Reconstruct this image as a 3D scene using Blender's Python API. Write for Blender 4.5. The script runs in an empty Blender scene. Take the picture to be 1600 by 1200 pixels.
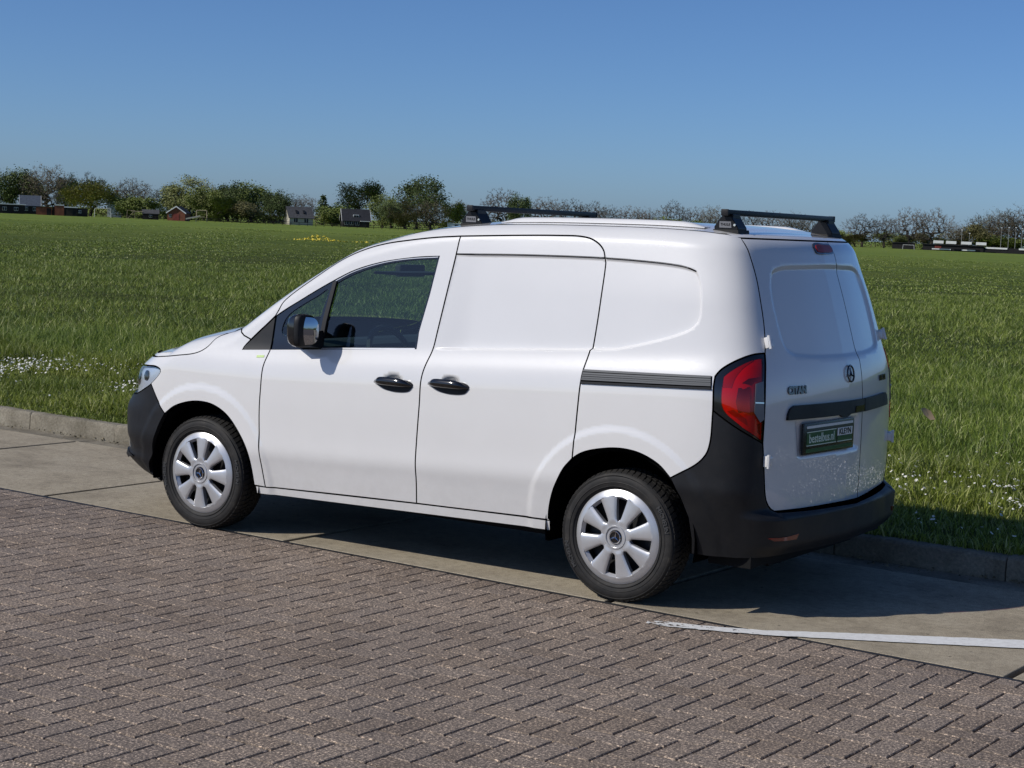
import bpy, bmesh, math, random
import numpy as np
from mathutils import Vector, Matrix, geometry
random.seed(7); RNG = np.random.default_rng(11)
scene = bpy.context.scene
col = scene.collection

# ------------------------------------------------------------------ camera
CAM = Vector((4.1156, -7.1485, 1.7859))
cam_d = bpy.data.cameras.new('camera'); cam = bpy.data.objects.new('camera', cam_d); col.objects.link(cam)
cam_d.sensor_width = 36.0; cam_d.lens = 2725.1/1600*36.0; cam_d.clip_start = 0.1; cam_d.clip_end = 6000
right = Vector((0.831294, 0.554218, 0.042337)); down = Vector((0.085572, -0.052349, -0.994956)); fwd = Vector((-0.549206, 0.830724, -0.090943))
m = Matrix.Identity(4)
for i in range(3):
    m[i][0] = right[i]; m[i][1] = -down[i]; m[i][2] = -fwd[i]; m[i][3] = CAM[i]
cam.matrix_world = m
scene.camera = cam
# ------------------------------------------------------------------ sun, sky, exposure
SUN_TRAVEL = Vector((0.75, 1.03, -1.0)).normalized()          # direction the sunlight travels
to_sun = -SUN_TRAVEL
elev = math.asin(to_sun.z); azim = math.atan2(to_sun.x, to_sun.y)
world = bpy.data.worlds.new('World'); scene.world = world; world.use_nodes = True
wn = world.node_tree.nodes; wl = world.node_tree.links
sky = wn.new('ShaderNodeTexSky'); sky.sky_type = 'NISHITA'; sky.sun_disc = False
sky.sun_elevation = elev; sky.sun_rotation = azim
sky.altitude = 0; sky.air_density = 0.66; sky.dust_density = 0.62; sky.ozone_density = 10.0
bg = wn['Background']; bg.inputs['Strength'].default_value = 0.102
wl.new(sky.outputs['Color'], bg.inputs['Color'])
sun_d = bpy.data.lights.new('sun', 'SUN'); sun_d.energy = 3.75; sun_d.angle = math.radians(0.53); sun_d.color = (1.0, 0.955, 0.89)
sun = bpy.data.objects.new('sun', sun_d); col.objects.link(sun); sun.location = (-20, -40, 40)
sun.rotation_euler = SUN_TRAVEL.to_track_quat('-Z', 'Y').to_euler()
vs = scene.view_settings
scene.display_settings.display_device = 'sRGB'
vs.view_transform = 'Standard'; vs.look = 'None'; vs.exposure = -0.05; vs.gamma = 1.0; vs.use_curve_mapping = False
scene.cycles.max_bounces = 8; scene.cycles.transparent_max_bounces = 16; scene.cycles.caustics_reflective = False; scene.cycles.caustics_refractive = False

# ------------------------------------------------------------------ material helpers
MATS = {}
def mat(name, color, rough=0.5, metal=0.0, coat=0.0, coat_rough=0.03, spec=0.5):
    m = bpy.data.materials.new(name); m.use_nodes = True
    b = m.node_tree.nodes['Principled BSDF']
    b.inputs['Base Color'].default_value = (*color, 1); b.inputs['Roughness'].default_value = rough
    b.inputs['Metallic'].default_value = metal; b.inputs['Coat Weight'].default_value = coat
    b.inputs['Coat Roughness'].default_value = coat_rough; b.inputs['Specular IOR Level'].default_value = spec
    MATS[name] = m; return m
def nodes(m): return m.node_tree.nodes, m.node_tree.links, m.node_tree.nodes['Principled BSDF']
def noise(m, scale, detail=4, rough=0.55, coords='Object', stretch=None):
    n, l, b = nodes(m)
    tc = n.new('ShaderNodeTexCoord'); t = n.new('ShaderNodeTexNoise')
    t.inputs['Scale'].default_value = scale; t.inputs['Detail'].default_value = detail; t.inputs['Roughness'].default_value = rough
    if stretch:
        mp = n.new('ShaderNodeMapping'); mp.inputs['Scale'].default_value = stretch
        l.new(tc.outputs[coords], mp.inputs['Vector']); l.new(mp.outputs['Vector'], t.inputs['Vector'])
    else: l.new(tc.outputs[coords], t.inputs['Vector'])
    return t.outputs['Fac']
def ramp(m, sock, stops):
    n, l, b = nodes(m); r = n.new('ShaderNodeValToRGB'); e = r.color_ramp.elements
    while len(e) < len(stops): e.new(0.5)
    for el, (p, c) in zip(e, stops): el.position = p; el.color = (*c, 1) if len(c) == 3 else c
    l.new(sock, r.inputs['Fac']); return r.outputs['Color']
def mixc(m, a, b_, fac, mode='MIX'):
    n, l, b = nodes(m); x = n.new('ShaderNodeMix'); x.data_type = 'RGBA'; x.blend_type = mode
    for s, v in ((x.inputs[0], fac), (x.inputs[6], a), (x.inputs[7], b_)):
        if hasattr(v, 'is_output'): l.new(v, s)
        else: s.default_value = v if not isinstance(v, tuple) else (*v, 1)
    return x.outputs[2]
def bump(m, sock, strength, dist=0.002):
    n, l, b = nodes(m); k = n.new('ShaderNodeBump'); k.inputs['Strength'].default_value = strength; k.inputs['Distance'].default_value = dist
    l.new(sock, k.inputs['Height']); l.new(k.outputs['Normal'], b.inputs['Normal'])
def setc(m, sock): n, l, b = nodes(m); l.new(sock, b.inputs['Base Color'])
def setr(m, sock): n, l, b = nodes(m); l.new(sock, b.inputs['Roughness'])
def math_n(m, op, a, b_=None):
    n, l, b = nodes(m); x = n.new('ShaderNodeMath'); x.operation = op
    for s, v in ((x.inputs[0], a), (x.inputs[1], b_)):
        if v is None: continue
        if hasattr(v, 'is_output'): l.new(v, s)
        else: s.default_value = v
    return x.outputs[0]

# paints and plastics of the van
m = mat('white_paint', (0.71, 0.698, 0.682), 0.38, coat=1.0, coat_rough=0.015, spec=0.25)
m.node_tree.nodes['Principled BSDF'].inputs['Coat IOR'].default_value = 1.62
f = noise(m, 2.2, 5); setc(m, ramp(m, f, [(0.3, (0.695, 0.684, 0.668)), (0.7, (0.722, 0.711, 0.695))]))
n_, l_, b0 = nodes(m); gq = n_.new('ShaderNodeNewGeometry'); sx_ = n_.new('ShaderNodeSeparateXYZ'); l_.new(gq.outputs['Position'], sx_.inputs[0])
mr_ = n_.new('ShaderNodeMapRange'); mr_.inputs['From Min'].default_value = 0.62; mr_.inputs['From Max'].default_value = 0.25; mr_.inputs['To Max'].default_value = 0.22; l_.new(sx_.outputs['Z'], mr_.inputs['Value'])
film = math_n(m, 'MULTIPLY', mr_.outputs['Result'], ramp(m, noise(m, 14, 7, 0.75), [(0.42, (0, 0, 0)), (0.72, (1, 1, 1))]))
setc(m, mixc(m, b0.inputs['Base Color'].links[0].from_socket, (0.40, 0.37, 0.33), film))          # thin road film on the lower panels
f2 = noise(m, 60, 3); setr(m, ramp(m, f2, [(0.35, (0.30,)*3), (0.7, (0.40,)*3)]))
m = mat('black_plastic', (0.011, 0.012, 0.014), 0.45, spec=0.35)
f = noise(m, 900, 2); bump(m, f, 0.25, 0.0006)
f = noise(m, 5, 5); setr(m, ramp(m, f, [(0.3, (0.42,)*3), (0.7, (0.58,)*3)]))
setc(m, ramp(m, noise(m, 11, 8, 0.75), [(0.40, (0.007, 0.0075, 0.009)), (0.64, (0.011, 0.011, 0.012)), (0.80, (0.034, 0.032, 0.029))]))
mat('gloss_black', (0.006, 0.006, 0.007), 0.12, coat=0.6)
mat('matte_black', (0.006, 0.006, 0.006), 0.8, spec=0.2)
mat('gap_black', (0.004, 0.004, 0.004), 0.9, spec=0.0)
m = mat('rubber', (0.018, 0.018, 0.018), 0.68, spec=0.35)
f = noise(m, 14, 7, 0.7); setc(m, ramp(m, f, [(0.35, (0.012,)*3), (0.58, (0.024, 0.022, 0.020)), (0.75, (0.060, 0.054, 0.046))]))
mat('rubber_print', (0.045, 0.045, 0.045), 0.55)
m = mat('silver_paint', (0.56, 0.56, 0.57), 0.33, metal=0.55, coat=0.25, coat_rough=0.2)
f = noise(m, 9, 5); setc(m, ramp(m, f, [(0.3, (0.50, 0.50, 0.505)), (0.7, (0.60, 0.60, 0.61))]))
mat('chrome', (0.75, 0.76, 0.78), 0.07, metal=1.0)
mat('dark_reflection_chrome', (0.10, 0.105, 0.115), 0.12, metal=1.0); mat('lamp_silver', (0.62, 0.66, 0.72), 0.25, metal=0.4, coat=0.5); mat('lamp_red', (0.62, 0.018, 0.020), 0.3, coat=0.6)  # badge chrome: dark reflections of the ground put into its base colour
mat('dark_metal', (0.045, 0.045, 0.047), 0.5, metal=0.7)
mat('mirror_glass', (0.46, 0.49, 0.54), 0.01, metal=1.0)
mat('bar_black', (0.005, 0.005, 0.006), 0.42, spec=0.3)
mat('grey_trim', (0.10, 0.105, 0.11), 0.6)
mat('cabin_dark', (0.018, 0.019, 0.022), 0.7)
mat('cabin_light', (0.34, 0.35, 0.34), 0.7)
mat('plate_black', (0.010, 0.012, 0.012), 0.25)
mat('plate_green', (0.018, 0.09, 0.032), 0.3)
mat('plate_white', (0.70, 0.72, 0.70), 0.4)
mat('plate_text', (0.62, 0.72, 0.60), 0.4)
mat('brown_red', (0.30, 0.020, 0.020), 0.35, spec=0.25)
mat('amber_red', (0.16, 0.02, 0.015), 0.15, coat=0.5)
mat('badge_green', (0.45, 0.62, 0.20), 0.4)
mat('grey_cover', (0.16, 0.16, 0.17), 0.35, coat=0.3)
def glassy(name, tint, rough=0.0, ior=1.5, refl=1.0):
    m = bpy.data.materials.new(name); m.use_nodes = True; n = m.node_tree.nodes; l = m.node_tree.links
    n.remove(n['Principled BSDF']); o = n['Material Output']
    t = n.new('ShaderNodeBsdfTransparent'); t.inputs['Color'].default_value = (*tint, 1)
    g = n.new('ShaderNodeBsdfGlossy'); g.inputs['Roughness'].default_value = rough; g.inputs['Color'].default_value = (refl, refl, refl, 1)
    lw = n.new('ShaderNodeLayerWeight'); pw = n.new('ShaderNodeMath'); pw.operation = 'POWER'; pw.inputs[1].default_value = 5.0; l.new(lw.outputs['Facing'], pw.inputs[0])
    ma = n.new('ShaderNodeMath'); ma.operation = 'MULTIPLY_ADD'; ma.inputs[1].default_value = 0.92; ma.inputs[2].default_value = 0.055; l.new(pw.outputs[0], ma.inputs[0]); mx = n.new('ShaderNodeMixShader')   # Schlick reflection, same from both sides
    l.new(ma.outputs[0], mx.inputs[0]); l.new(t.outputs[0], mx.inputs[1]); l.new(g.outputs[0], mx.inputs[2]); l.new(mx.outputs[0], o.inputs['Surface'])
    MATS[name] = m; return m
glassy('window_glass', (0.60, 0.74, 0.69)); glassy('lamp_glass', (0.93, 0.95, 0.97)); glassy('red_glass', (0.88, 0.06, 0.05)); glassy('smoke_glass', (0.25, 0.26, 0.28))

# ------------------------------------------------------------------ object helpers
def tag(o, label=None, cat=None, group=None, kind=None):
    if label: o['label'] = label
    if cat: o['category'] = cat
    if group: o['group'] = group
    if kind: o['kind'] = kind
    return o
def empty(name, loc=(0, 0, 0), rz=0.0, parent=None):
    o = bpy.data.objects.new(name, None); col.objects.link(o); o.location = loc; o.rotation_euler = (0, 0, rz)
    o.empty_display_size = 0.2
    if parent: o.parent = parent
    return o
def mesh_obj(name, verts, faces, material, parent=None, smooth=False, normals=None):
    me = bpy.data.meshes.new(name)
    me.from_pydata([tuple(v) for v in verts], [], faces); me.update()
    mats_ = material if isinstance(material, (list, tuple)) else [material]
    for mm in mats_: me.materials.append(MATS[mm])
    if smooth or normals is not None: me.polygons.foreach_set('use_smooth', [True]*len(me.polygons))
    if normals is not None: me.normals_split_custom_set_from_vertices([tuple(n) for n in normals])
    o = bpy.data.objects.new(name, me); col.objects.link(o)
    if parent: attach(o, parent)
    return o
ORIGIN = {}
def world_of(o):
    v = Vector((0, 0, 0))
    while o is not None: v += o.location; o = o.parent
    return v
def attach(o, parent):
    """parent o (its mesh given in world metres) to an unrotated chain"""
    o.parent = parent; o.location = o.location-world_of(parent)
def fast_mesh(name, verts, faces_flat, nper, material, smooth=False):
    """numpy mesh: verts (n,3), faces (m,nper)"""
    me = bpy.data.meshes.new(name); nv = len(verts); nf = len(faces_flat)
    me.vertices.add(nv); me.vertices.foreach_set('co', np.asarray(verts, np.float32).ravel())
    me.loops.add(nf*nper); me.loops.foreach_set('vertex_index', np.asarray(faces_flat, np.int32).ravel())
    me.polygons.add(nf); me.polygons.foreach_set('loop_start', np.arange(0, nf*nper, nper, dtype=np.int32))
    me.polygons.foreach_set('use_smooth', np.full(nf, bool(smooth)))
    mats_ = material if isinstance(material, (list, tuple)) else [material]
    for mm in mats_: me.materials.append(MATS[mm])
    me.update(calc_edges=True); me.validate()
    return me
class MB:
    """collects boxes, prisms, tubes and lathes; build() links ONE mesh object"""
    def __init__(s): s.v = []; s.f = []; s.mi = []
    def add(s, vs, fs, mi=0):
        o = len(s.v); s.v += [Vector(a) for a in vs]; s.f += [[o+i for i in f] for f in fs]; s.mi += [mi]*len(fs); return s
    def box(s, a, b, mi=0, bev=0.0):
        (x0, y0, z0), (x1, y1, z1) = a, b
        if bev <= 0:
            return s.add([(x0,y0,z0),(x1,y0,z0),(x1,y1,z0),(x0,y1,z0),(x0,y0,z1),(x1,y0,z1),(x1,y1,z1),(x0,y1,z1)],
                  [(0,3,2,1),(4,5,6,7),(0,1,5,4),(1,2,6,5),(2,3,7,6),(3,0,4,7)], mi)
        bm = bmesh.new(); bmesh.ops.create_cube(bm, size=1)
        for v in bm.verts: v.co = Vector(((x0+x1)/2+v.co.x*(x1-x0), (y0+y1)/2+v.co.y*(y1-y0), (z0+z1)/2+v.co.z*(z1-z0)))
        bmesh.ops.bevel(bm, geom=bm.edges[:], offset=bev, segments=2, affect='EDGES', profile=0.6)
        bm.verts.index_update(); s.add([v.co.copy() for v in bm.verts], [[v.index for v in f.verts] for f in bm.faces], mi); bm.free(); return s
    def tube(s, pts, r, n=8, mi=0, cap=True):
        pts = [Vector(p) for p in pts]; rs = r if isinstance(r, (list, tuple)) else [r]*len(pts); rings = []
        up = None
        for i, p in enumerate(pts):
            d = (pts[min(i+1, len(pts)-1)]-pts[max(i-1, 0)]).normalized()
            if up is None: up = d.orthogonal().normalized()
            a = (up-d*up.dot(d)).normalized(); b = d.cross(a); up = a
            rings.append([p+(a*math.cos(2*math.pi*k/n)+b*math.sin(2*math.pi*k/n))*rs[i] for k in range(n)])
        vs = [q for R_ in rings for q in R_]; fs = []
        for i in range(len(pts)-1):
            for k in range(n): fs.append((i*n+k, i*n+(k+1) % n, (i+1)*n+(k+1) % n, (i+1)*n+k))
        if cap: fs.append(tuple(range(n-1, -1, -1))); fs.append(tuple((len(pts)-1)*n+k for k in range(n)))
        return s.add(vs, fs, mi)
    def prism(s, poly, f0, f1, mi=0):
        """poly of 2-D points; f0/f1 map (a,b) -> 3-D for both caps"""
        n = len(poly); s.add([f0(*p) for p in poly]+[f1(*p) for p in poly],
              [tuple(range(n-1, -1, -1)), tuple(range(n, 2*n))]+[(i, (i+1) % n, n+(i+1) % n, n+i) for i in range(n)], mi); return s
    def build(s, name, material, parent=None, smooth=False, fix=True, sharp=None):
        me = bpy.data.meshes.new(name); me.from_pydata(s.v, [], s.f); me.update()
        mats_ = material if isinstance(material, (list, tuple)) else [material]
        for mm in mats_: me.materials.append(MATS[mm])
        if len(mats_) > 1: me.polygons.foreach_set('material_index', s.mi)
        if fix:
            bm = bmesh.new(); bm.from_mesh(me); bmesh.ops.recalc_face_normals(bm, faces=bm.faces[:]); bm.to_mesh(me); bm.free()
        if smooth:
            me.polygons.foreach_set('use_smooth', [True]*len(me.polygons))
            if sharp: me.set_sharp_from_angle(angle=math.radians(sharp))
        o = bpy.data.objects.new(name, me); col.objects.link(o)
        if parent: attach(o, parent)
        return o
def text_mesh(body, size, extrude=0.0, bold=0.0):
    c = bpy.data.curves.new('lettering', 'FONT'); c.body = body; c.size = size; c.extrude = extrude; c.offset = bold; c.align_x = 'CENTER'; c.align_y = 'CENTER'; c.resolution_u = 2
    o = bpy.data.objects.new('lettering', c); col.objects.link(o)
    dg = bpy.context.evaluated_depsgraph_get(); dg.update()
    me = bpy.data.meshes.new_from_object(o.evaluated_get(dg)); 
    vs_ = [v.co.copy() for v in me.vertices]; fs_ = [list(p.vertices) for p in me.polygons]
    bpy.data.objects.remove(o); bpy.data.curves.remove(c); bpy.data.meshes.remove(me)
    return vs_, fs_

# ================================================================== GROUND, ROAD, KERB
LS = -0.033                                     # the lane runs 1.9 degrees off the van's axis
def lane(x, w): return (x+0.033*w, w+LS*x)      # lane coordinates -> world xy (w = 0 at the brick edge)
LROT = math.atan(LS)
m = mat('grass_ground', (0.05, 0.08, 0.02), 0.9, spec=0.1)
a = noise(m, 0.03, 6, 0.6); b_ = noise(m, 1.6, 8, 0.65); c_ = noise(m, 0.25, 5, 0.6, stretch=(0.25, 1.0, 1))
base_c = ramp(m, b_, [(0.30, (0.098, 0.134, 0.024)), (0.50, (0.160, 0.216, 0.043)), (0.72, (0.235, 0.290, 0.072))])
big = ramp(m, a, [(0.35, (0.85, 0.9, 0.8)), (0.65, (1.15, 1.1, 1.05))])
mid = ramp(m, c_, [(0.35, (0.80, 0.82, 0.8)), (0.65, (1.15, 1.12, 1.1))])
n_, l_, pb = nodes(m); gp = n_.new('ShaderNodeNewGeometry'); vl = n_.new('ShaderNodeVectorMath'); vl.operation = 'LENGTH'; l_.new(gp.outputs['Position'], vl.inputs[0])
far_f = n_.new('ShaderNodeMapRange'); far_f.inputs['From Min'].default_value = 60; far_f.inputs['From Max'].default_value = 330; l_.new(vl.outputs['Value'], far_f.inputs['Value'])
grass_c = mixc(m, mixc(m, base_c, big, 1.0, 'MULTIPLY'), mid, 1.0, 'MULTIPLY')
setc(m, mixc(m, mixc(m, grass_c, (0.46, 0.44, 0.46), 1.0, 'MULTIPLY'), grass_c, far_f.outputs['Result']))     # near soil tinted darker to paint the shade between blades, full tone far off
n_, l_, pb = nodes(m); bump(m, noise(m, 6.0, 8, 0.7), 1.0, 0.25)
m = mat('soil_grass', (0.03, 0.045, 0.012), 0.95, spec=0.1)
f = noise(m, 9, 6, 0.6); setc(m, ramp(m, f, [(0.35, (0.020, 0.032, 0.008)), (0.65, (0.060, 0.085, 0.022))]))
m = mat('concrete', (0.26, 0.24, 0.21), 0.9, spec=0.2)
a = noise(m, 1.7, 8, 0.72); b_ = noise(m, 24, 9, 0.75); c_ = noise(m, 260, 2)
cc = mixc(m, ramp(m, a, [(0.32, (0.240, 0.203, 0.148)), (0.5, (0.352, 0.302, 0.222)), (0.7, (0.410, 0.358, 0.270))]),
          ramp(m, b_, [(0.30, (0.70, 0.69, 0.67)), (0.5, (1.0, 1.0, 1.0)), (0.70, (1.18, 1.17, 1.15))]), 1.0, 'MULTIPLY')
setc(m, mixc(m, cc, ramp(m, c_, [(0.33, (0.55, 0.55, 0.55)), (0.5, (1, 1, 1)), (0.66, (1.3, 1.3, 1.28))]), 1.0, 'MULTIPLY'))
n_, l_, pb = nodes(m); vo = n_.new('ShaderNodeTexVoronoi'); vo.inputs['Scale'].default_value = 7.0; gq = n_.new('ShaderNodeNewGeometry'); l_.new(gq.outputs['Position'], vo.inputs['Vector'])
pits = ramp(m, vo.outputs['Distance'], [(0.035, (0.25, 0.24, 0.23)), (0.075, (1, 1, 1))])
st_ = n_.new('ShaderNodeTexNoise'); st_.inputs['Scale'].default_value = 1.1; st_.inputs['Detail'].default_value = 7; st_.inputs['Roughness'].default_value = 0.7; l_.new(gq.outputs['Position'], st_.inputs['Vector'])
stains = ramp(m, st_.outputs['Fac'], [(0.30, (0.55, 0.54, 0.54)), (0.42, (0.92, 0.92, 0.92)), (0.55, (1, 1, 1))])
setc(m, mixc(m, mixc(m, pb.inputs['Base Color'].links[0].from_socket, pits, 1.0, 'MULTIPLY'), stains, 1.0, 'MULTIPLY'))
bump(m, mixc(m, b_, c_, 0.6), 0.55, 0.006)
m = mat('kerb_concrete', (0.27, 0.24, 0.19), 0.92, spec=0.2)
a = noise(m, 3.0, 7, 0.65); b_ = noise(m, 60, 6, 0.7)
setc(m, mixc(m, ramp(m, a, [(0.3, (0.13, 0.115, 0.085)), (0.5, (0.23, 0.205, 0.16)), (0.72, (0.33, 0.30, 0.24))]),
        ramp(m, b_, [(0.3, (0.65, 0.64, 0.62)), (0.65, (1.12, 1.12, 1.1))]), 1.0, 'MULTIPLY')); bump(m, b_, 0.8, 0.01)
m = mat('joint_tar', (0.016, 0.016, 0.018), 0.7)
bump(m, noise(m, 50, 4), 0.5, 0.01)
m = mat('joint_sand', (0.022, 0.019, 0.016), 0.95, spec=0.1); bump(m, noise(m, 300, 3), 0.6, 0.004)
m = mat('paver', (0.10, 0.085, 0.08), 0.85, spec=0.3)
n_, l_, pb = nodes(m)
oi = n_.new('ShaderNodeObjectInfo'); ge = n_.new('ShaderNodeNewGeometry')
rnd = math_n(m, 'FRACT', math_n(m, 'ADD', oi.outputs['Random'], ge.outputs['Random Per Island']))
tone = ramp(m, rnd, [(0.0, (0.172, 0.140, 0.115)), (0.35, (0.194, 0.160, 0.134)), (0.7, (0.184, 0.155, 0.134)), (1.0, (0.212, 0.176, 0.148))])
tcw = n_.new('ShaderNodeNewGeometry')
def wnoise(scale, detail, rough=0.6):
    t = n_.new('ShaderNodeTexNoise'); t.inputs['Scale'].default_value = scale; t.inputs['Detail'].default_value = detail; t.inputs['Roughness'].default_value = rough
    l_.new(tcw.outputs['Position'], t.inputs['Vector']); return t.outputs['Fac']
sp = wnoise(105, 3, 0.8); sp2 = wnoise(48, 4, 0.7); st = wnoise(1.4, 5, 0.6)
grain = ramp(m, sp, [(0.34, (0.30, 0.29, 0.29)), (0.47, (0.88, 0.87, 0.85)), (0.56, (1.25, 1.22, 1.16)), (0.64, (3.8, 3.6, 3.2))])
grain2 = ramp(m, sp2, [(0.32, (0.70, 0.70, 0.70)), (0.62, (1.22, 1.20, 1.18))])
stain = ramp(m, st, [(0.35, (0.84, 0.83, 0.84)), (0.65, (1.12, 1.10, 1.08))])
setc(m, mixc(m, mixc(m, mixc(m, tone, grain, 1.0, 'MULTIPLY'), grain2, 1.0, 'MULTIPLY'), stain, 1.0, 'MULTIPLY'))
bump(m, mixc(m, sp, sp2, 0.4), 0.9, 0.006)
m = mat('paver_far', (0.115, 0.097, 0.088), 0.9, spec=0.2)
f = noise(m, 9, 6, 0.7); setc(m, ramp(m, f, [(0.3, (0.085, 0.070, 0.064)), (0.7, (0.140, 0.120, 0.108))]))
m = mat('road_paint', (0.62, 0.62, 0.59), 0.7)
f = noise(m, 30, 8, 0.8); setc(m, ramp(m, f, [(0.30, (0.22, 0.20, 0.18)), (0.40, (0.64, 0.63, 0.60)), (0.7, (0.80, 0.80, 0.77))]))

n_, l_, pb = nodes(m); gq = n_.new('ShaderNodeNewGeometry'); sx_ = n_.new('ShaderNodeSeparateXYZ'); l_.new(gq.outputs['Position'], sx_.inputs[0])
wn_ = n_.new('ShaderNodeTexNoise'); wn_.inputs['Scale'].default_value = 26; wn_.inputs['Detail'].default_value = 8; wn_.inputs['Roughness'].default_value = 0.75; l_.new(gq.outputs['Position'], wn_.inputs['Vector'])
mr_ = n_.new('ShaderNodeMapRange'); mr_.inputs['From Min'].default_value = 0.30; mr_.inputs['From Max'].default_value = 1.15; mr_.inputs['To Min'].default_value = 0.0; mr_.inputs['To Max'].default_value = 0.22; l_.new(sx_.outputs['X'], mr_.inputs['Value'])
al = ramp(m, math_n(m, 'ADD', wn_.outputs['Fac'], mr_.outputs['Result']), [(0.47, (0, 0, 0)), (0.53, (1, 1, 1))]); l_.new(al, pb.inputs['Alpha'])
m = mat('worn_road_paint', (0.3, 0.29, 0.27), 0.8)
f = noise(m, 35, 7, 0.8); setc(m, ramp(m, f, [(0.36, (0.10, 0.085, 0.078)), (0.5, (0.34, 0.33, 0.31)), (0.66, (0.66, 0.66, 0.63))]))
def sheet(name, pts, z, material, kind='structure'):
    o = mesh_obj(name, [(x, y, z) for x, y in pts], [tuple(range(len(pts)))], material); tag(o, kind=kind); return o
tag(sheet('ground', [(-3000, -3000), (3000, -3000), (3000, 3000), (-3000, 3000)], -1.60, 'grass_ground'), 'green grass ground reaching out to the horizon')
# the field beyond the kerb: gently uneven sheet, finer near the road
def sstep_(a, b, v):
    t = np.clip((v-a)/(b-a), 0, 1); return t*t*(3-2*t)
def field_z(x, y):
    return 0.10+0.02*np.sin(x*0.9+1.3)*np.sin(y*0.7)+0.03*np.sin(x*0.21+y*0.17)*np.clip((y-4)/10, 0, 1)-1.27*sstep_(22, 170, np.hypot(x-4.1, y+7.1))
ys = np.concatenate([np.linspace(2.0, 12, 30), np.geomspace(12.6, 2600, 40)]); xs = np.concatenate([-np.geomspace(2600, 20, 30), np.linspace(-19, 15, 50), np.geomspace(16, 2600, 30)])
XX, YY = np.meshgrid(xs, ys); y_k = 2.22+LS*XX
YY2 = np.where(YY < 2.001, y_k, np.maximum(YY, y_k+0.02*(YY-2)))
V_ = np.stack([XX, YY2, np.where(YY < 2.001, 0.095, field_z(XX, YY2))], -1).reshape(-1, 3); nx = len(xs)
F_ = [(j*nx+i, j*nx+i+1, (j+1)*nx+i+1, (j+1)*nx+i) for j in range(len(ys)-1) for i in range(nx-1)]
fo = mesh_obj('field', V_, F_, 'grass_ground', smooth=True); tag(fo, 'flat green grass field stretching to the tree line', kind='structure')

# concrete parking lane: bed, then each slab a piece of its own
def quad_w(x0, x1, w0, w1): return [lane(x0, w0), lane(x1, w0), lane(x1, w1), lane(x0, w1)]
bed = sheet('parking_lane', quad_w(-40, 30, 0.0, 2.24), -0.034, 'joint_tar'); tag(bed, 'pale concrete parking lane between brick paving and kerb')
def slab(name, x0, x1, w0, w1, top, depth, material, parent, bev=0.008, jit=0.0):
    c = [lane(x0, w0), lane(x1, w0), lane(x1, w1), lane(x0, w1)]
    ci = [lane(x0+bev, w0+bev), lane(x1-bev, w0+bev), lane(x1-bev, w1-bev), lane(x0+bev, w1-bev)]
    dz = [random.uniform(-jit, jit) for _ in range(4)]
    v = [(*p, top+d) for p, d in zip(ci, dz)]+[(*p, top-bev*0.7+d) for p, d in zip(c, dz)]+[(*p, top-depth) for p in c]
    fcs = [(0, 1, 2, 3)]+[(i, (i+4), (i+1) % 4+4, (i+1) % 4) for i in range(4)]+[(i+4, i+8, (i+1) % 4+8, (i+1) % 4+4) for i in range(4)]
    fcs = [fcs[0]]+[tuple(reversed(q)) for q in fcs[1:]]
    mb = MB(); mb.add(v, fcs); return mb.build(name, material, parent)
JX = [-40, -36, -32, -28, -24, -20, -16, -12, -10, -7.95, -5.97, -4.13, -2.12, -0.02, 1.95, 4.0, 6.0, 8.0, 12, 16, 20, 30]
for x0, x1 in zip(JX[:-1], JX[1:]):
    slab('concrete_slab', x0+0.020, x1-0.020, 0.024, 1.845, 0.0, 0.10, 'concrete', bed, bev=0.003, jit=0.0015)
    slab('gutter_slab', x0+0.004, x1-0.004, 1.862, 2.052, -0.004, 0.10, 'kerb_concrete', bed, jit=0.002)
for x0, x1 in ((-40, -8), (-8, 6), (6, 30)):
    o = mesh_obj('edge_joint', [(*lane(a_, b_), -0.0025) for a_, b_ in ((x0, -0.007), (x1, -0.007), (x1, 0.0235), (x0, 0.0235))], [(0, 1, 2, 3)], 'joint_tar', bed)
# kerb stones, one metre each
kerb = sheet('kerb', quad_w(-40, 30, 2.07, 2.20), -0.10, 'joint_sand'); tag(kerb, 'weathered concrete kerb along the grass verge')
xk = -39.8
while xk < 29:
    L_ = 1.0
    if -14 < xk < 8:
        top = 0.128+random.uniform(-0.004, 0.004)
        w0 = 2.062+random.uniform(-0.004, 0.004)
        prof = [(0, -0.05), (0.004, top-0.022), (0.020, top-0.003), (0.034, top), (0.118, top-0.002), (0.126, top-0.014), (0.130, -0.05)]
        xs_ = [xk+0.004, xk+0.012]+[xk+0.012+(L_-0.024)*k/6 for k in range(1, 6)]+[xk+L_-0.012, xk+L_-0.004]
        vs_ = []; fs_ = []
        for i, x in enumerate(xs_):
            e = 0.006 if i in (0, len(xs_)-1) else 0.0
            for (w, z) in prof:
                jw = random.uniform(-0.002, 0.002); jz = random.uniform(-0.002, 0.002) if z > 0 else 0
                vs_.append((*lane(x, w0+(w-0.065)*(1-e*4)+0.065+jw), z-(e if z > 0 else 0)+jz))
        k_ = len(prof)
        for i in range(len(xs_)-1):
            for j in range(k_-1): fs_.append((i*k_+j, i*k_+j+1, (i+1)*k_+j+1, (i+1)*k_+j))
        fs_.append(tuple(range(k_-1, -1, -1))); fs_.append(tuple((len(xs_)-1)*k_+j for j in range(k_)))
        mb = MB(); mb.add(vs_, fs_); mb.build('kerb_stone', 'kerb_concrete', kerb, smooth=True, sharp=40)
    else:
        slab('kerb_stone', xk+0.004, xk+L_-0.004, 2.064, 2.19, 0.126, 0.2, 'kerb_concrete', kerb)
    xk += L_
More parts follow.
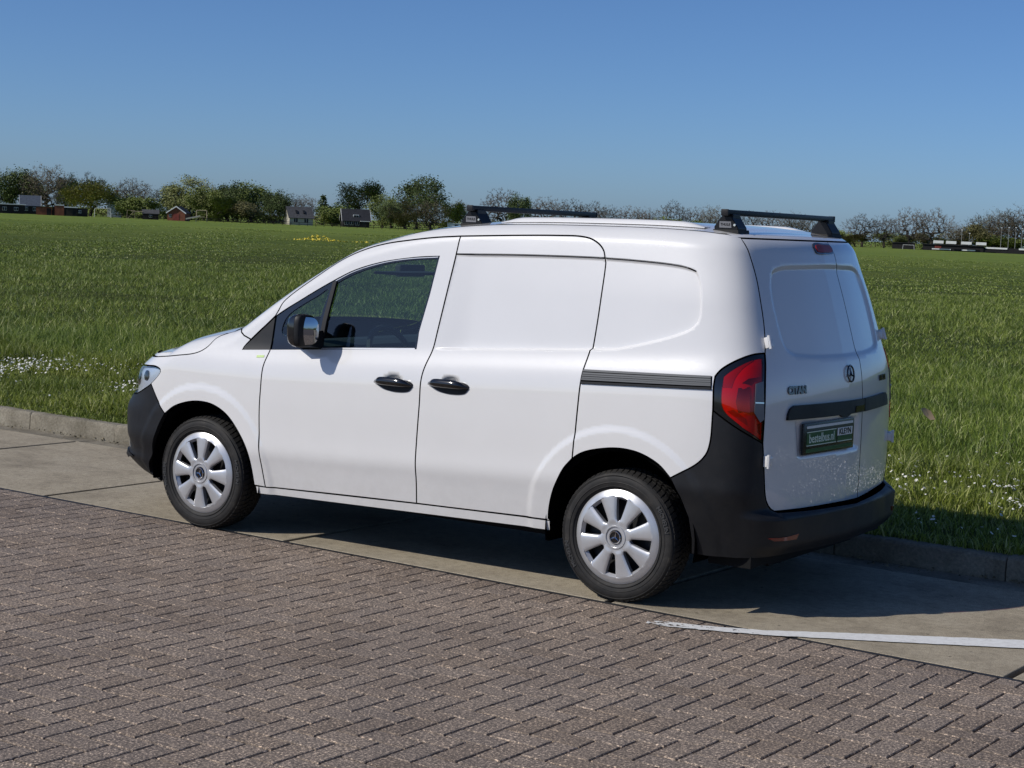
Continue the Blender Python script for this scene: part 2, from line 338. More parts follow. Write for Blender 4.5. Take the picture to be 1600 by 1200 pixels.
# crumbs of soil and dead leaves in the gutter
# brick paving: bed plus herringbone bricks
pav = sheet('brick_paving', [lane(-60, 0.0), lane(-60, -30), lane(60, -30), lane(60, 0.0)], -0.019, 'joint_sand'); tag(pav, 'reddish brown herringbone brick paving in the foreground')
UNIT = 0.1068; GAP = 0.0080
def brick_mesh(sd):
    r = random.Random(sd); hx, hy = UNIT-GAP/2, UNIT/2-GAP/2; b1 = 0.0032
    c = [(-1, -1), (1, -1), (1, 1), (-1, 1)]
    j = [(r.uniform(-.0007, .0007), r.uniform(-.0007, .0007)) for _ in c]
    top = [((hx-b1)*sx+a, (hy-b1)*sy+b, r.uniform(-.0004, .0004)) for (sx, sy), (a, b) in zip(c, j)]
    mid = [(hx*sx+a, hy*sy+b, -0.0034) for (sx, sy), (a, b) in zip(c, j)]
    bot = [(hx*sx+a, hy*sy+b, -0.03) for (sx, sy), (a, b) in zip(c, j)]
    f = [(0, 1, 2, 3)]+[(i+4, (i+1) % 4+4, (i+1) % 4, i) for i in range(4)]+[(i+8, (i+1) % 4+8, (i+1) % 4+4, i+4) for i in range(4)]
    return top+mid+bot, f
BV = [brick_mesh(i) for i in range(14)]
for i in range(14, 18):                          # cut half bricks for the edge course
    v, f = brick_mesh(i); BV.append(([(a*.5*(1-.02), b, c) for a, b, c in v], f))
BME = []
for v, f in BV:
    me = bpy.data.meshes.new('brick'); me.from_pydata(v, [], f); me.update(); me.materials.append(MATS['paver']); BME.append(me)
cells = []
for i in range(-75, 60):
    for j in range(-72, 1):
        k = (i-j) % 4
        if k == 0: cx, cy, ro = i+1.0, j+0.5, 0
        elif k == 2: cx, cy, ro = i+0.5, j, 1
        else: continue
        if ro == 0 and j >= 0: continue
        half = ro == 1 and j == 0
        if half: cy = -0.5
        x, w = cx*UNIT, cy*UNIT-0.010
        X, Y = lane(x, w); cells.append((X, Y, 2 if half else ro, w))
cells.sort(key=lambda c: (c[0]-CAM.x)**2+(c[1]-CAM.y)**2)
def in_view(X, Y, mx=0.12):
    p = Vector((X, Y, 0))-CAM; d = p.dot(fwd)
    if d < 0.5: return False
    a_, b_ = p.dot(right)/d*2725.1/800, p.dot(down)/d*2725.1/600
    return abs(a_) < 1+mx and abs(b_) < 1+mx
n_obj = 0; restv = []; restf = []
for X, Y, ro, w in cells:
    vis = in_view(X, Y)
    if not vis and not (-8 < X < 5 and Y > -5.5): continue
    k = random.randrange(14) if ro < 2 else random.randrange(14, 18); rz = LROT+(math.pi/2 if ro else 0)+(math.pi if random.random() < .5 else 0)+random.gauss(0, 0.003)
    z = random.gauss(-0.001, 0.00045); tx, ty = random.gauss(0, 0.0018), random.gauss(0, 0.0018)
    X += random.gauss(0, 0.0004); Y += random.gauss(0, 0.0004)
    if in_view(X, Y, 0.0) and n_obj < 300:
        o = bpy.data.objects.new('brick', BME[k]); col.objects.link(o); o.parent = pav; o.location = (X, Y, z); o.rotation_euler = (tx, ty, rz); n_obj += 1
    else:
        v, f = BV[k]; a_ = np.array(v); c, s = math.cos(rz), math.sin(rz)
        q = np.stack([a_[:, 0]*c-a_[:, 1]*s+X, a_[:, 0]*s+a_[:, 1]*c+Y, a_[:, 2]+z+a_[:, 0]*tx+a_[:, 1]*ty], 1)
        restf.append(np.array(f)+12*len(restv)); restv.append(q)
me = fast_mesh('bricks', np.concatenate(restv), np.concatenate(restf), 4, 'paver')
o = bpy.data.objects.new('bricks', me); col.objects.link(o); o.parent = pav; tag(o, kind='stuff')
# brickwork beyond the laid area (behind the camera and far along the road)
for nm, pts in (('far_paving', [(-60, 1.9), (-60, -30), (-8.2, -30), (-8.2, 0.2)]), ('far_paving', [(5.05, -0.3), (5.05, -30), (60, -30), (60, -2.2)]), ('far_paving', [(-8.2, -5.6), (-8.2, -30), (5.05, -30), (5.05, -5.6)])):
    o = mesh_obj(nm, [(x, y, -0.003) for x, y in pts], [(0, 1, 2, 3)], 'paver_far', pav)
# painted bay line, worn where it runs onto the bricks
def ribbon(name, pts, widths, z, material, parent, jag=0.0):
    vs_ = []; fs_ = []
    for i, p in enumerate(pts):
        d = (Vector(pts[min(i+1, len(pts)-1)])-Vector(pts[max(i-1, 0)])).normalized(); nn = Vector((-d.y, d.x))
        w = widths[i]/2
        vs_ += [(p[0]+nn.x*(w+random.uniform(-jag, jag)), p[1]+nn.y*(w+random.uniform(-jag, jag)), z), (p[0]-nn.x*(w+random.uniform(-jag, jag)), p[1]-nn.y*(w+random.uniform(-jag, jag)), z)]
    for i in range(len(pts)-1): fs_.append((2*i, 2*i+1, 2*i+3, 2*i+2))
    return mesh_obj(name, vs_, fs_, material, parent)
pa, pb_ = Vector((0.34, -0.235)), Vector((4.6, 2.2))
pts = []; wid = []
PL = [Vector((.34, -.238)), Vector((.58, -.160)), Vector((.84, -.045)), Vector((1.82, .59)), Vector((2.9, 1.29))]
wl_ = [(.30, .03), (.42, .10), (.55, .085), (.84, .095), (1.2, .135), (1.82, .165), (2.9, .17)]
for k in range(120):
    x_ = .34+(2.9-.34)*k/119; y_ = float(np.interp(x_, [q.x for q in PL], [q.y for q in PL])); pts.append((x_, y_)); wid.append(float(np.interp(x_, [q[0] for q in wl_], [q[1] for q in wl_])))
o = ribbon('bay_line', pts, wid, 0.0045, 'road_paint', None, 0.005); tag(o, 'white painted bay line crossing the concrete lane', kind='structure')

# ================================================================== THE VAN
# ---------------------------------------------------------------- body surface of the van (metres)
YC = 0.93
def nspline(xs, ys):
    """natural cubic spline, returns a vectorised function"""
    xs = np.array(xs, float); ys = np.array(ys, float); n = len(xs); h = np.diff(xs)
    A = np.eye(n); b = np.zeros(n)
    for i in range(1, n-1):
        A[i, i-1:i+2] = h[i-1], 2*(h[i-1]+h[i]), h[i]
        b[i] = 6*((ys[i+1]-ys[i])/h[i]-(ys[i]-ys[i-1])/h[i-1])
    M = np.linalg.solve(A, b)
    def f(x):
        x = np.asarray(x, float); i = np.clip(np.searchsorted(xs, x)-1, 0, n-2)
        t = np.clip(x, xs[0]-.2, xs[-1]+.2); d0 = t-xs[i]; d1 = xs[i+1]-t; hh = h[i]
        return (M[i]*d1**3+M[i+1]*d0**3)/(6*hh)+(ys[i]/hh-M[i]*hh/6)*d1+(ys[i+1]/hh-M[i+1]*hh/6)*d0
    return f
def sstep(a, b, x):
    t = np.clip((np.asarray(x, float)-a)/(b-a), 0, 1); return t*t*(3-2*t)
PLAN = [(-3.60,.93),(-3.592,.7),(-3.562,.5),(-3.50,.32),(-3.41,.18),(-3.29,.082),(-3.13,.024),(-2.95,.004),(-2.7,0),
        (-2.2,0),(-1.6,0),(-1.0,0),(-.4,0),(.1,0),(.3,.002),(.42,.008),(.52,.022),(.59,.044),(.64,.078),(.675,.128),(.704,.215),(.738,.40),(.768,.65),(.782,.93)]
def _planu():
    u = [0]*len(PLAN); k = [i for i, p in enumerate(PLAN) if p[0] == -2.7][0]
    for i in range(len(PLAN)): u[i] = PLAN[i][0]
    for i in range(k-1, -1, -1): u[i] = u[i+1]-np.hypot(PLAN[i][0]-PLAN[i+1][0], PLAN[i][1]-PLAN[i+1][1])
    for i in range(k+1, len(PLAN)): u[i] = u[i-1]+np.hypot(PLAN[i][0]-PLAN[i-1][0], PLAN[i][1]-PLAN[i-1][1])
    return u
PU = _planu(); U0, U1 = PU[0], PU[-1]
PX = nspline(PU, [p[0] for p in PLAN]); PY = nspline(PU, [p[1] for p in PLAN])
INS = nspline([.1,.2,.3,.40,.48,.515,.54,.60,.75,.90,1.0,1.05,1.09,1.13,1.2,1.35,1.5,1.62,1.70,1.76,1.82],
              [.098,.077,.054,.031,.0125,.0040,.0005,0,.0,.003,.010,.021,.036,.050,.064,.089,.116,.139,.157,.176,.20])
REAR = nspline([.1,.3,.5,.7,.9,1.05,1.15,1.28,1.40,1.52,1.65,1.77,1.85], [0,0,0,0,-.002,-.010,-.024,-.058,-.093,-.130,-.172,-.212,-.245])
FRONT = nspline([.15,.235,.26,.30,.335,.38,.42,.55,.64,.724,.80,.87,.95,1.1], [.22,.13,.05,-.015,-.062,-.035,-.042,-.044,-.036,.018,.03,.07,.170,.34])
TOPX = [-3.7,-3.35,-3.2,-3.10,-3.04,-2.905,-2.77,-2.61,-2.504,-2.43,-2.19,-1.897,-1.733,-1.571,-1.41,-1.253,-1.105,-.8,-.4,0,.3,.5,.62,.75,1.4]
TOPZ = [.975,.965,.93,.935,.985,1.040,1.080,1.118,1.152,1.202,1.370,1.547,1.629,1.678,1.722,1.752,1.771,1.793,1.803,1.806,1.803,1.797,1.79,1.79,1.79]
TOP = nspline(TOPX[4:-2], TOPZ[4:-2])
def zshear(u, z):
    return z-np.clip(u+1.1, -1.2, 1.6)*(.058*sstep(.62, 1.02, z)*(1-sstep(1.45, 1.7, z))+.040*(1-sstep(.56, .75, z)))
def base(u, z):
    u = np.asarray(u, float); z = np.asarray(z, float)
    m = (u > U1) | (u < U0); u = np.where(u > U1, 2*U1-u, np.where(u < U0, 2*U0-u, u))
    w = sstep(-.25, .66, u); wf = 1-sstep(-3.45, -2.85, u)
    x = PX(u)+REAR(z)*w+FRONT(z)*wf
    ins = INS(zshear(u, z))
    y = YC-(YC-PY(u))*(1-ins/YC)
    # roll over at the roof edge / pillar edge / bonnet edge
    r = .085; d = TOP(np.clip(u, -3.04, .62))-z
    q = np.clip((r-d)/r, 0, 1.0)
    ro = r*(1-np.sqrt(np.clip(1-(q*.97)**2, 0, 1)))*sstep(-3.3, -2.9, u)
    k = sstep(.45, .75, u)
    y = y+ro*(1-k); x = x-ro*.9*k
    return np.stack([x, np.where(m, 2*YC-y, y), z+0*u], -1)
def poly_sdf(P, px, pz):
    """signed distance (negative inside) to polygon P"""
    P = np.asarray(P, float); d = np.full(np.shape(px), 1e9); s = np.zeros(np.shape(px), bool)
    for i in range(len(P)):
        a = P[i]; b = P[(i+1) % len(P)]; e = b-a
        wx = px-a[0]; wz = pz-a[1]
        t = np.clip((wx*e[0]+wz*e[1])/(e@e+1e-12), 0, 1)
        d = np.minimum(d, (wx-e[0]*t)**2+(wz-e[1]*t)**2)
        c = (a[1] > pz) != (b[1] > pz)
        with np.errstate(divide='ignore', invalid='ignore'):
            s ^= c & (px < e[0]*(pz-a[1])/(e[1] if abs(e[1]) > 1e-12 else 1e-12)+a[0])
    d = np.sqrt(d); return np.where(s, -d, d)
DETAILS = []      # functions (u, z) -> outward offset
def detail(u, z):
    o = np.zeros(np.broadcast(u, z).shape)
    for f in DETAILS: o = o+f(u, z)
    return o
def nrm0(u, z, e=.004):
    a = base(u+e, z)-base(u-e, z); b = base(u, z+e)-base(u, z-e)
    n = np.cross(a, b); n /= np.linalg.norm(n, axis=-1, keepdims=True)+1e-12
    return n
def surf(u, z, off=0.):
    return base(u, z)+nrm0(u, z)*(detail(u, z)+off)[..., None]
def surf_n(u, z, e=.0025):
    a = surf(u+e, z)-surf(u-e, z); b = surf(u, z+e)-surf(u, z-e)
    n = np.cross(a, b); return n/(np.linalg.norm(n, axis=-1, keepdims=True)+1e-12)
CUR = {
  'glassM': [(-1.886,1.091),(-1.878,1.211),(-1.846,1.432),(-1.759,1.476),(-1.657,1.515),(-1.533,1.55),(-1.369,1.579),(-1.194,1.595),(-1.221,1.406),(-1.254,1.213),(-1.259,1.137)],
  'glassQ': [(-2.171,1.143),(-2.172,1.198),(-2.144,1.245),(-2.075,1.295),(-1.952,1.364),(-1.891,1.399),(-1.917,1.249),(-1.924,1.191),(-1.936,1.159)],
  'frameQ': [(-2.216,1.234),(-1.883,1.426),(-1.858,1.435),(-1.901,1.165),(-1.896,1.076),(-2.215,1.052),(-2.227,1.142)],
  'headb': [(-3.122,0.791),(-3.203,0.754),(-3.318,0.717)],
  'lensA': [(0.545,1.131),(0.571,1.153),(0.63,1.19),(0.688,1.213),(0.63,1.173),(0.595,1.125),(0.581,1.084),(0.539,1.084)],
  'reflB': [(0.619,1.086),(0.67,1.091),(0.671,0.971),(0.617,0.972)],
  'reflC': [(0.655,1.111),(0.73,1.131),(0.73,1.117),(0.667,1.093)],
  'pillarseam': [(-2.517,1.15),(-2.427,1.111),(-2.367,1.115)],
  'hoodgap': [(-3.189,0.946),(-2.924,0.968),(-2.753,0.998),(-2.692,1.035),(-2.659,1.086)],
  'cowl': [(-2.659,1.086),(-2.579,1.122)],
  'doortop': [(-2.213,1.269),(-2.193,1.312),(-2.15,1.353),(-2.006,1.454),(-1.846,1.556),(-1.671,1.628),(-1.549,1.659),(-1.406,1.681),(-1.233,1.703),(-1.072,1.716)],
  'slidetop': [(-1.072,1.716),(-0.735,1.733),(-0.497,1.742),(-0.361,1.743),(-0.29,1.732),(-0.236,1.705),(-0.207,1.675),(-0.195,1.644)],
  'gapFS': [(-1.072,1.716),(-1.078,1.624),(-1.098,1.449),(-1.127,1.219),(-1.139,1.131),(-1.16,1.053),(-1.174,0.977),(-1.175,0.846),(-1.184,0.624),(-1.187,0.473),(-1.201,0.329)],
  'gapFF': [(-2.233,1.044),(-2.245,0.995),(-2.252,0.956),(-2.256,0.838),(-2.259,0.721),(-2.255,0.605),(-2.241,0.428),(-2.231,0.293)],
  'doorbotF': [(-2.231,0.293),(-1.672,0.314),(-1.201,0.329)],
  'doorbotS': [(-1.201,0.329),(-0.921,0.336),(-0.39,0.348)],
  'gapSR': [(-0.195,1.644),(-0.192,1.623),(-0.189,1.552),(-0.192,1.386),(-0.2,1.243),(-0.204,1.197),(-0.217,1.108),(-0.222,1.036),(-0.227,0.934),(-0.237,0.725),(-0.24,0.674)],
  'win': [(-2.435,1.034),(-2.428,1.054),(-2.234,1.232),(-2.069,1.333),(-1.875,1.441),(-1.722,1.513),(-1.55,1.563),(-1.38,1.592),(-1.29,1.603),(-1.179,1.611),(-1.206,1.408),(-1.242,1.214),(-1.242,1.126)],
  'bumpF': [(-3.122,0.791),(-3.045,0.705),(-2.966,0.632)],
  'headlight': [(-3.397,0.866),(-3.244,0.885),(-3.118,0.889),(-3.05,0.877),(-3.044,0.864),(-3.075,0.828),(-3.122,0.793),(-3.203,0.754),(-3.318,0.717),(-3.418,0.74),(-3.436,0.795),(-3.443,0.834)],
  'archF1': [(-3.158,0.224),(-3.238,0.228),(-3.17,0.258),(-3.089,0.359),(-3.064,0.438),(-3.034,0.506),(-3.007,0.566),(-2.966,0.632)],
  'archF2': [(-2.966,0.632),(-2.899,0.679),(-2.787,0.716),(-2.688,0.727),(-2.591,0.716),(-2.493,0.672),(-2.407,0.591),(-2.333,0.483),(-2.317,0.394),(-2.311,0.295)],
  'fbot': [(-2.311,0.295),(-2.231,0.293)],
  'archR1': [(-0.396,0.292),(-0.384,0.397),(-0.355,0.493),(-0.317,0.566),(-0.285,0.623),(-0.24,0.674)],
  'archR2': [(-0.24,0.674),(-0.202,0.7),(-0.152,0.721),(-0.029,0.747),(0.062,0.75),(0.145,0.736),(0.236,0.696),(0.299,0.641)],
  'archR3': [(0.299,0.641),(0.349,0.558),(0.385,0.463),(0.394,0.361),(0.389,0.286)],
  'bumpR': [(0.299,0.641),(0.423,0.718),(0.458,0.753),(0.475,0.781),(0.485,0.818),(0.49,0.86),(0.492,0.919),(0.494,0.974)],
  'tailL': [(0.494,0.974),(0.495,1.037),(0.496,1.087),(0.503,1.131)],
  'tailT': [(0.503,1.131),(0.522,1.155),(0.546,1.175),(0.6,1.206),(0.656,1.229),(0.698,1.239),(0.76,1.243)],
  'tailB': [(0.494,0.974),(0.595,0.909),(0.665,0.871),(0.745,0.831)],
  'rgap1': [(0.736,1.771),(0.733,1.745),(0.747,1.698),(0.767,1.628),(0.78,1.558),(0.782,1.386),(0.771,1.292),(0.76,1.243)],
  'rgap2': [(0.76,1.243),(0.754,1.075),(0.748,0.929),(0.745,0.831)],
  'rgap3': [(0.745,0.831),(0.764,0.69),(0.774,0.618),(0.788,0.553),(0.814,0.52),(0.843,0.505)],
  'rbot': [(0.843,0.505),(1.032,0.499),(1.381,0.493),(1.782,0.481)],
  'lens': [(0.545,1.131),(0.571,1.153),(0.63,1.19),(0.695,1.214),(0.737,1.219),(0.734,1.047),(0.736,0.846),(0.633,0.905),(0.543,0.982),(0.533,1.04)],
  'rclear': [(0.694,1.105),(0.738,1.116),(0.743,0.943),(0.72,0.929),(0.687,0.974)],
  'rail': [(-0.217,1.107),(0.489,1.131),(0.484,1.069),(-0.221,1.036)],
  'sideR': [(-0.196,1.644),(0.07,1.639),(0.275,1.631),(0.378,1.621),(0.439,1.605),(0.461,1.55),(0.46,1.485),(0.451,1.426),(0.429,1.372),(0.383,1.334),(0.295,1.3),(0.106,1.249),(-0.054,1.212),(-0.198,1.191)],
  'sideS': [(-1.078,1.624),(-0.711,1.637),(-0.337,1.644),(-0.196,1.644),(-0.189,1.552),(-0.192,1.386),(-0.2,1.243),(-0.204,1.2),(-0.654,1.167),(-1.137,1.133),(-1.127,1.219),(-1.098,1.449)],
  'hF': [(-1.474,0.939),(-1.462,0.953),(-1.412,0.957),(-1.246,0.968),(-1.225,0.96),(-1.222,0.931),(-1.241,0.912),(-1.303,0.902),(-1.387,0.91)],
  'hS': [(-1.127,0.959),(-1.108,0.972),(-1.044,0.979),(-0.905,0.984),(-0.876,0.977),(-0.871,0.961),(-0.892,0.94),(-0.958,0.921),(-1.038,0.922),(-1.113,0.947)],
  'cupF': [(-1.408,0.958),(-1.39,0.979),(-1.354,0.99),(-1.324,0.988),(-1.301,0.97)],
  'cupS': [(-1.046,0.979),(-1.026,1.0),(-0.996,1.01),(-0.963,1.008),(-0.937,0.988)],
  'rwinL': [(0.884,1.57),(0.921,1.618),(0.993,1.637),(1.694,1.656),(1.714,1.507),(1.708,1.279),(1.696,1.204),(1.361,1.205),(1.059,1.217),(0.962,1.239),(0.918,1.263),(0.891,1.393)],
  'plateC': [(1.035,0.902),(1.548,0.894),(1.585,0.751),(1.064,0.766)],
  'rtrim': [(0.909,0.93),(0.913,0.957),(0.928,0.98),(0.97,0.999),(1.687,0.992),(1.709,0.928)],
  'star': [(1.538,1.123)],
  'citan': [(0.907,1.067),(1.083,1.066)],
  'cgap': [(1.872,1.771),(1.716,1.643),(1.714,1.507),(1.708,1.279),(1.721,1.142),(1.705,0.918),(1.736,0.737),(1.782,0.481)],
  'hingeL': [(0.805,1.286),(0.785,0.761)],
  'stop': [(1.432,1.757),(1.818,1.755),(1.717,1.707),(1.373,1.707)],
  'badge': [(-2.226,1.017),(-2.326,1.009)],
  'crease': [(-2.181,0.493),(-1.558,0.519),(-1.18,0.534),(-0.371,0.565)],
  'fog': [(0.722,0.394),(0.909,0.403),(0.892,0.38),(0.746,0.383)],
  'rwinlow': [(0.85,0.834),(1.696,0.871)],
  'reartop': [(0.761,1.769),(0.969,1.767),(1.31,1.764)],
}
# ---------------------------------------------------------------- panel mesher
def cr(pts, step=0.015, closed=False):
    """Catmull-Rom through pts, resampled"""
    P = [np.array(q, float) for q in pts]; out = []
    n = len(P); rng = range(n if closed else n-1)
    for i in rng:
        p0 = P[(i-1) % n] if (closed or i > 0) else 2*P[0]-P[1]; p1 = P[i]; p2 = P[(i+1) % n]; p3 = P[(i+2) % n] if (closed or i+2 < n) else 2*P[n-1]-P[n-2]
        t0 = 0.0; t1 = np.linalg.norm(p1-p0)**.5+1e-6; t2 = t1+np.linalg.norm(p2-p1)**.5+1e-6; t3 = t2+np.linalg.norm(p3-p2)**.5+1e-6
        k = max(1, int(np.linalg.norm(p2-p1)/step))
        for j in range(k):
            t = t1+(t2-t1)*j/k
            A1 = (t1-t)/(t1-t0)*p0+(t-t0)/(t1-t0)*p1; A2 = (t2-t)/(t2-t1)*p1+(t-t1)/(t2-t1)*p2; A3 = (t3-t)/(t3-t2)*p2+(t-t2)/(t3-t2)*p3
            B1 = (t2-t)/(t2-t0)*A1+(t-t0)/(t2-t0)*A2; B2 = (t3-t)/(t3-t1)*A2+(t-t1)/(t3-t1)*A3
            out.append((t2-t)/(t2-t1)*B1+(t-t1)/(t2-t1)*B2)
    if not closed: out.append(P[-1])
    return [tuple(q) for q in out]
def line(pts, step=0.03):
    out = []
    for a, b in zip(pts[:-1], pts[1:]):
        k = max(1, int(math.dist(a, b)/step)); out += [(a[0]+(b[0]-a[0])*j/k, a[1]+(b[1]-a[1])*j/k) for j in range(k)]
    return out+[pts[-1]]
def path(*segs):
    """concatenate curves into one closed polygon, dropping repeated points"""
    out = []
    for s in segs:
        for q in s:
            if not out or math.dist(out[-1], q) > 2e-3: out.append((float(q[0]), float(q[1])))
    while math.dist(out[0], out[-1]) < 2e-3: out.pop()
    # long closing edges are split
    res = []
    for a, b in zip(out, out[1:]+out[:1]):
        k = max(1, int(math.dist(a, b)/0.03)); res += [(a[0]+(b[0]-a[0])*j/k, a[1]+(b[1]-a[1])*j/k) for j in range(k)]
    return res
def inset_poly(P, g):
    P = np.array(P); n = len(P); A = 0.5*np.sum(P[:, 0]*np.roll(P[:, 1], -1)-np.roll(P[:, 0], -1)*P[:, 1]); s = 1 if A > 0 else -1
    e1 = P-np.roll(P, 1, 0); e2 = np.roll(P, -1, 0)-P
    n1 = np.stack([-e1[:, 1], e1[:, 0]], 1)*s; n2 = np.stack([-e2[:, 1], e2[:, 0]], 1)*s
    n1 /= np.linalg.norm(n1, axis=1, keepdims=True)+1e-12; n2 /= np.linalg.norm(n2, axis=1, keepdims=True)+1e-12
    b = n1+n2; b /= np.linalg.norm(b, axis=1, keepdims=True)+1e-12; c = np.clip((b*n1).sum(1, keepdims=True), .5, 1)
    return P+b*g/c
EXTRA = []          # loops whose neighbourhood is meshed finely
def cdt(outer, holes, h):
    """triangulate outer minus holes with interior points h apart -> pts, tris"""
    O = np.array(outer); loops = [O]+[np.array(q) for q in holes]
    x0, z0 = O.min(0); x1, z1 = O.max(0)
    gx = np.arange(x0+h*.5, x1, h); gz = np.arange(z0+h*.5, z1, h*.866)
    G = np.stack(np.meshgrid(gx, gz), -1); G[1::2, :, 0] += h*.5; G = G.reshape(-1, 2)
    keep = poly_sdf(O, G[:, 0], G[:, 1]) < -h*.45
    for H_ in loops[1:]: keep &= poly_sdf(H_, G[:, 0], G[:, 1]) > h*.45
    G = G[keep]
    if h < .024:
        for L, offs in EXTRA:
            for q in offs:
                E_ = inset_poly(L, q) if q else np.array(L); ok = poly_sdf(O, E_[:, 0], E_[:, 1]) < -.006
                for H_ in loops[1:]: ok &= poly_sdf(H_, E_[:, 0], E_[:, 1]) > .006
                if ok.any(): G = np.concatenate([G[np.min(np.abs(poly_sdf(L, G[:, 0], G[:, 1])-(-q))[None], 0) > (.0028 if len(L) == len(cargo) else .0045)], E_[ok]])
    verts = []; edges = []
    for L in loops:
        o = len(verts); verts += [Vector(q) for q in L]; edges += [(o+i, o+(i+1) % len(L)) for i in range(len(L))]
    verts += [Vector(q) for q in G]
    r = geometry.delaunay_2d_cdt(verts, edges, [], 0, 1e-7)
    pts = np.array([(v.x, v.y) for v in r[0]]); T = np.array([f for f in r[2] if len(f) == 3])
    c = pts[T].mean(1); ok = poly_sdf(O, c[:, 0], c[:, 1]) < 0
    for H_ in loops[1:]: ok &= poly_sdf(H_, c[:, 0], c[:, 1]) > 0
    T = T[ok]
    used = np.unique(T); mp = -np.ones(len(pts), int); mp[used] = np.arange(len(used))
    return pts[used], mp[T]
def bound_edges(T):
    e = {}
    for t in T:
        for a, b in ((t[0], t[1]), (t[1], t[2]), (t[2], t[0])): e[(int(a), int(b))] = 1
    return [k for k in e if (k[1], k[0]) not in e]
VAN = empty('delivery_van', (-1.36, 0.93, 0))
tag(VAN, 'white panel van with black bumpers parked on the concrete lane', 'van')
def panel(name, outer, material='white_paint', holes=(), gap=0.004, h=0.022, thick=0.014, off=0.0, parent=None, sides='LR', labels=None):
    """a sheet-metal panel of the body surface with folded-in edges; returns the left (and right) objects"""
    P = inset_poly(outer, gap) if gap else np.array(outer)
    pts, T = cdt(P, holes, h)
    S = surf(pts[:, 0], pts[:, 1], off); N = surf_n(pts[:, 0], pts[:, 1])
    # orientation: make faces agree with N
    fn = np.cross(S[T[:, 1]]-S[T[:, 0]], S[T[:, 2]]-S[T[:, 0]]); fl = (fn*N[T[:, 0]]).sum(1) < 0
    T = np.where(fl[:, None], T[:, ::-1], T)
    V2, N2, F2 = [S], [N], [tuple(int(a) for a in t) for t in T]
    if thick:
        be = bound_edges(T); idx = sorted({a for e in be for a in e}); k = {a: i for i, a in enumerate(idx)}; n0 = len(S); nb = len(idx)
        S_b = S[idx]; N_b = N[idx]
        # fold direction: away from the panel, for the flange shading
        V2 += [S_b, S_b-N_b*thick]; d = np.zeros((nb, 3))
        for a, b in be:
            e = S[b]-S[a]; t = np.cross(e, N[a]); t /= np.linalg.norm(t)+1e-12; d[k[a]] += t; d[k[b]] += t
        d /= np.linalg.norm(d, axis=1, keepdims=True)+1e-12
        N2 += [d, d]
        F2 += [(n0+k[b], n0+k[a], n0+nb+k[a], n0+nb+k[b]) for a, b in be]
    Vv = np.concatenate(V2); Nn = np.concatenate(N2); out = []
    for sd in sides:
        mt_ = [material, 'gap_black'] if (thick and material == 'white_paint') else material  # white flange coloured black to paint shade into the panel gaps
        if sd == 'L': o = mesh_obj(name, Vv, F2, mt_, None, normals=Nn)
        else:
            Vm = Vv*[1, -1, 1]+[0, 2*YC, 0]; Nm = Nn*[1, -1, 1]
            o = mesh_obj(name, Vm, [tuple(reversed(f)) for f in F2], mt_, None, normals=Nm)
        if isinstance(mt_, list): o.data.polygons.foreach_set('material_index', [0]*len(T)+[1]*(len(F2)-len(T)))
        par = parent if not isinstance(parent, dict) else parent[sd]
        attach(o, par or VAN); out.append(o)
    return out
def strip(name, pts, width, material, parent, off=0.001, closed=False, sides='LR', thick=0.004):
    """thin band along a curve of the body surface"""
    P = np.array(pts); n = len(P); d = np.roll(P, -1, 0)-np.roll(P, 1, 0)
    if not closed: d[0] = P[1]-P[0]; d[-1] = P[-1]-P[-2]
    d /= np.linalg.norm(d, axis=1, keepdims=True)+1e-12; nn = np.stack([-d[:, 1], d[:, 0]], 1)*width/2
    A, B = P+nn, P-nn
    a1 = surf(A[:, 0], A[:, 1], off); b1 = surf(B[:, 0], B[:, 1], off); a0 = surf(A[:, 0], A[:, 1], off-thick); b0 = surf(B[:, 0], B[:, 1], off-thick)
    vs_ = np.concatenate([a0, a1, b1, b0]); fs_ = []
    for i in range(n if closed else n-1):
        j = (i+1) % n
        for r in range(3): fs_.append((r*n+i, r*n+j, (r+1)*n+j, (r+1)*n+i))
    out = []
    for sd in sides:
        q = vs_ if sd == 'L' else vs_*[1, -1, 1]+[0, 2*YC, 0]
        mb = MB(); mb.add(q, fs_); o = mb.build(name, material, None); attach(o, (parent[sd] if isinstance(parent, dict) else parent) or VAN); out.append(o)
    return out
C_ = {k: v for k, v in CUR.items()}
UM = lambda u: 2*U1-u
ARCH_F, ARCH_R = (-2.685, 0.315), (0.01, 0.325)
WIN = line([C_['win'][-1], C_['win'][0]], 0.03)[:-1]+cr(C_['win'][:10])[:-1]+line(C_['win'][9:12]+[C_['win'][12]])[:-1]
WIN = path(WIN)
cupF = cr([(-1.415,.955),(-1.392,.979),(-1.354,.990),(-1.320,.986),(-1.297,.962),(-1.35,.925)], closed=True, step=.01)
cupS = cr([(-1.052,.976),(-1.028,1.0),(-.996,1.010),(-.960,1.006),(-.932,.984),(-.99,.945)], closed=True, step=.01)
cargo = path(cr(C_['sideS'][0:4]+C_['sideR'][1:13]), cr([C_['sideR'][12], C_['sideS'][7], C_['sideS'][8], C_['sideS'][9]]), line(C_['sideS'][9:12]))
rwin = path(cr([(.889,1.39),(.884,1.55),(.912,1.615),(.985,1.640),(1.30,1.652),(1.53,1.655),(UM(1.30),1.652),(UM(.985),1.640),(UM(.912),1.615),(UM(.884),1.55),(UM(.889),1.39),(UM(.925),1.262),(UM(.98),1.229),(UM(1.09),1.214),(1.53,1.203),(1.09,1.214),(.98,1.229),(.925,1.262)], closed=True))
prec = path(line([(.985,.925),(1.66,.915),(1.68,.735),(1.02,.745)]+[(.985,.925)]))
def soft(P, depth, wid): return lambda u, z: -depth*(1-sstep(-wid, wid*.15, poly_sdf(P, np.asarray(u, float)+0*z, np.asarray(z, float)+0*u)))
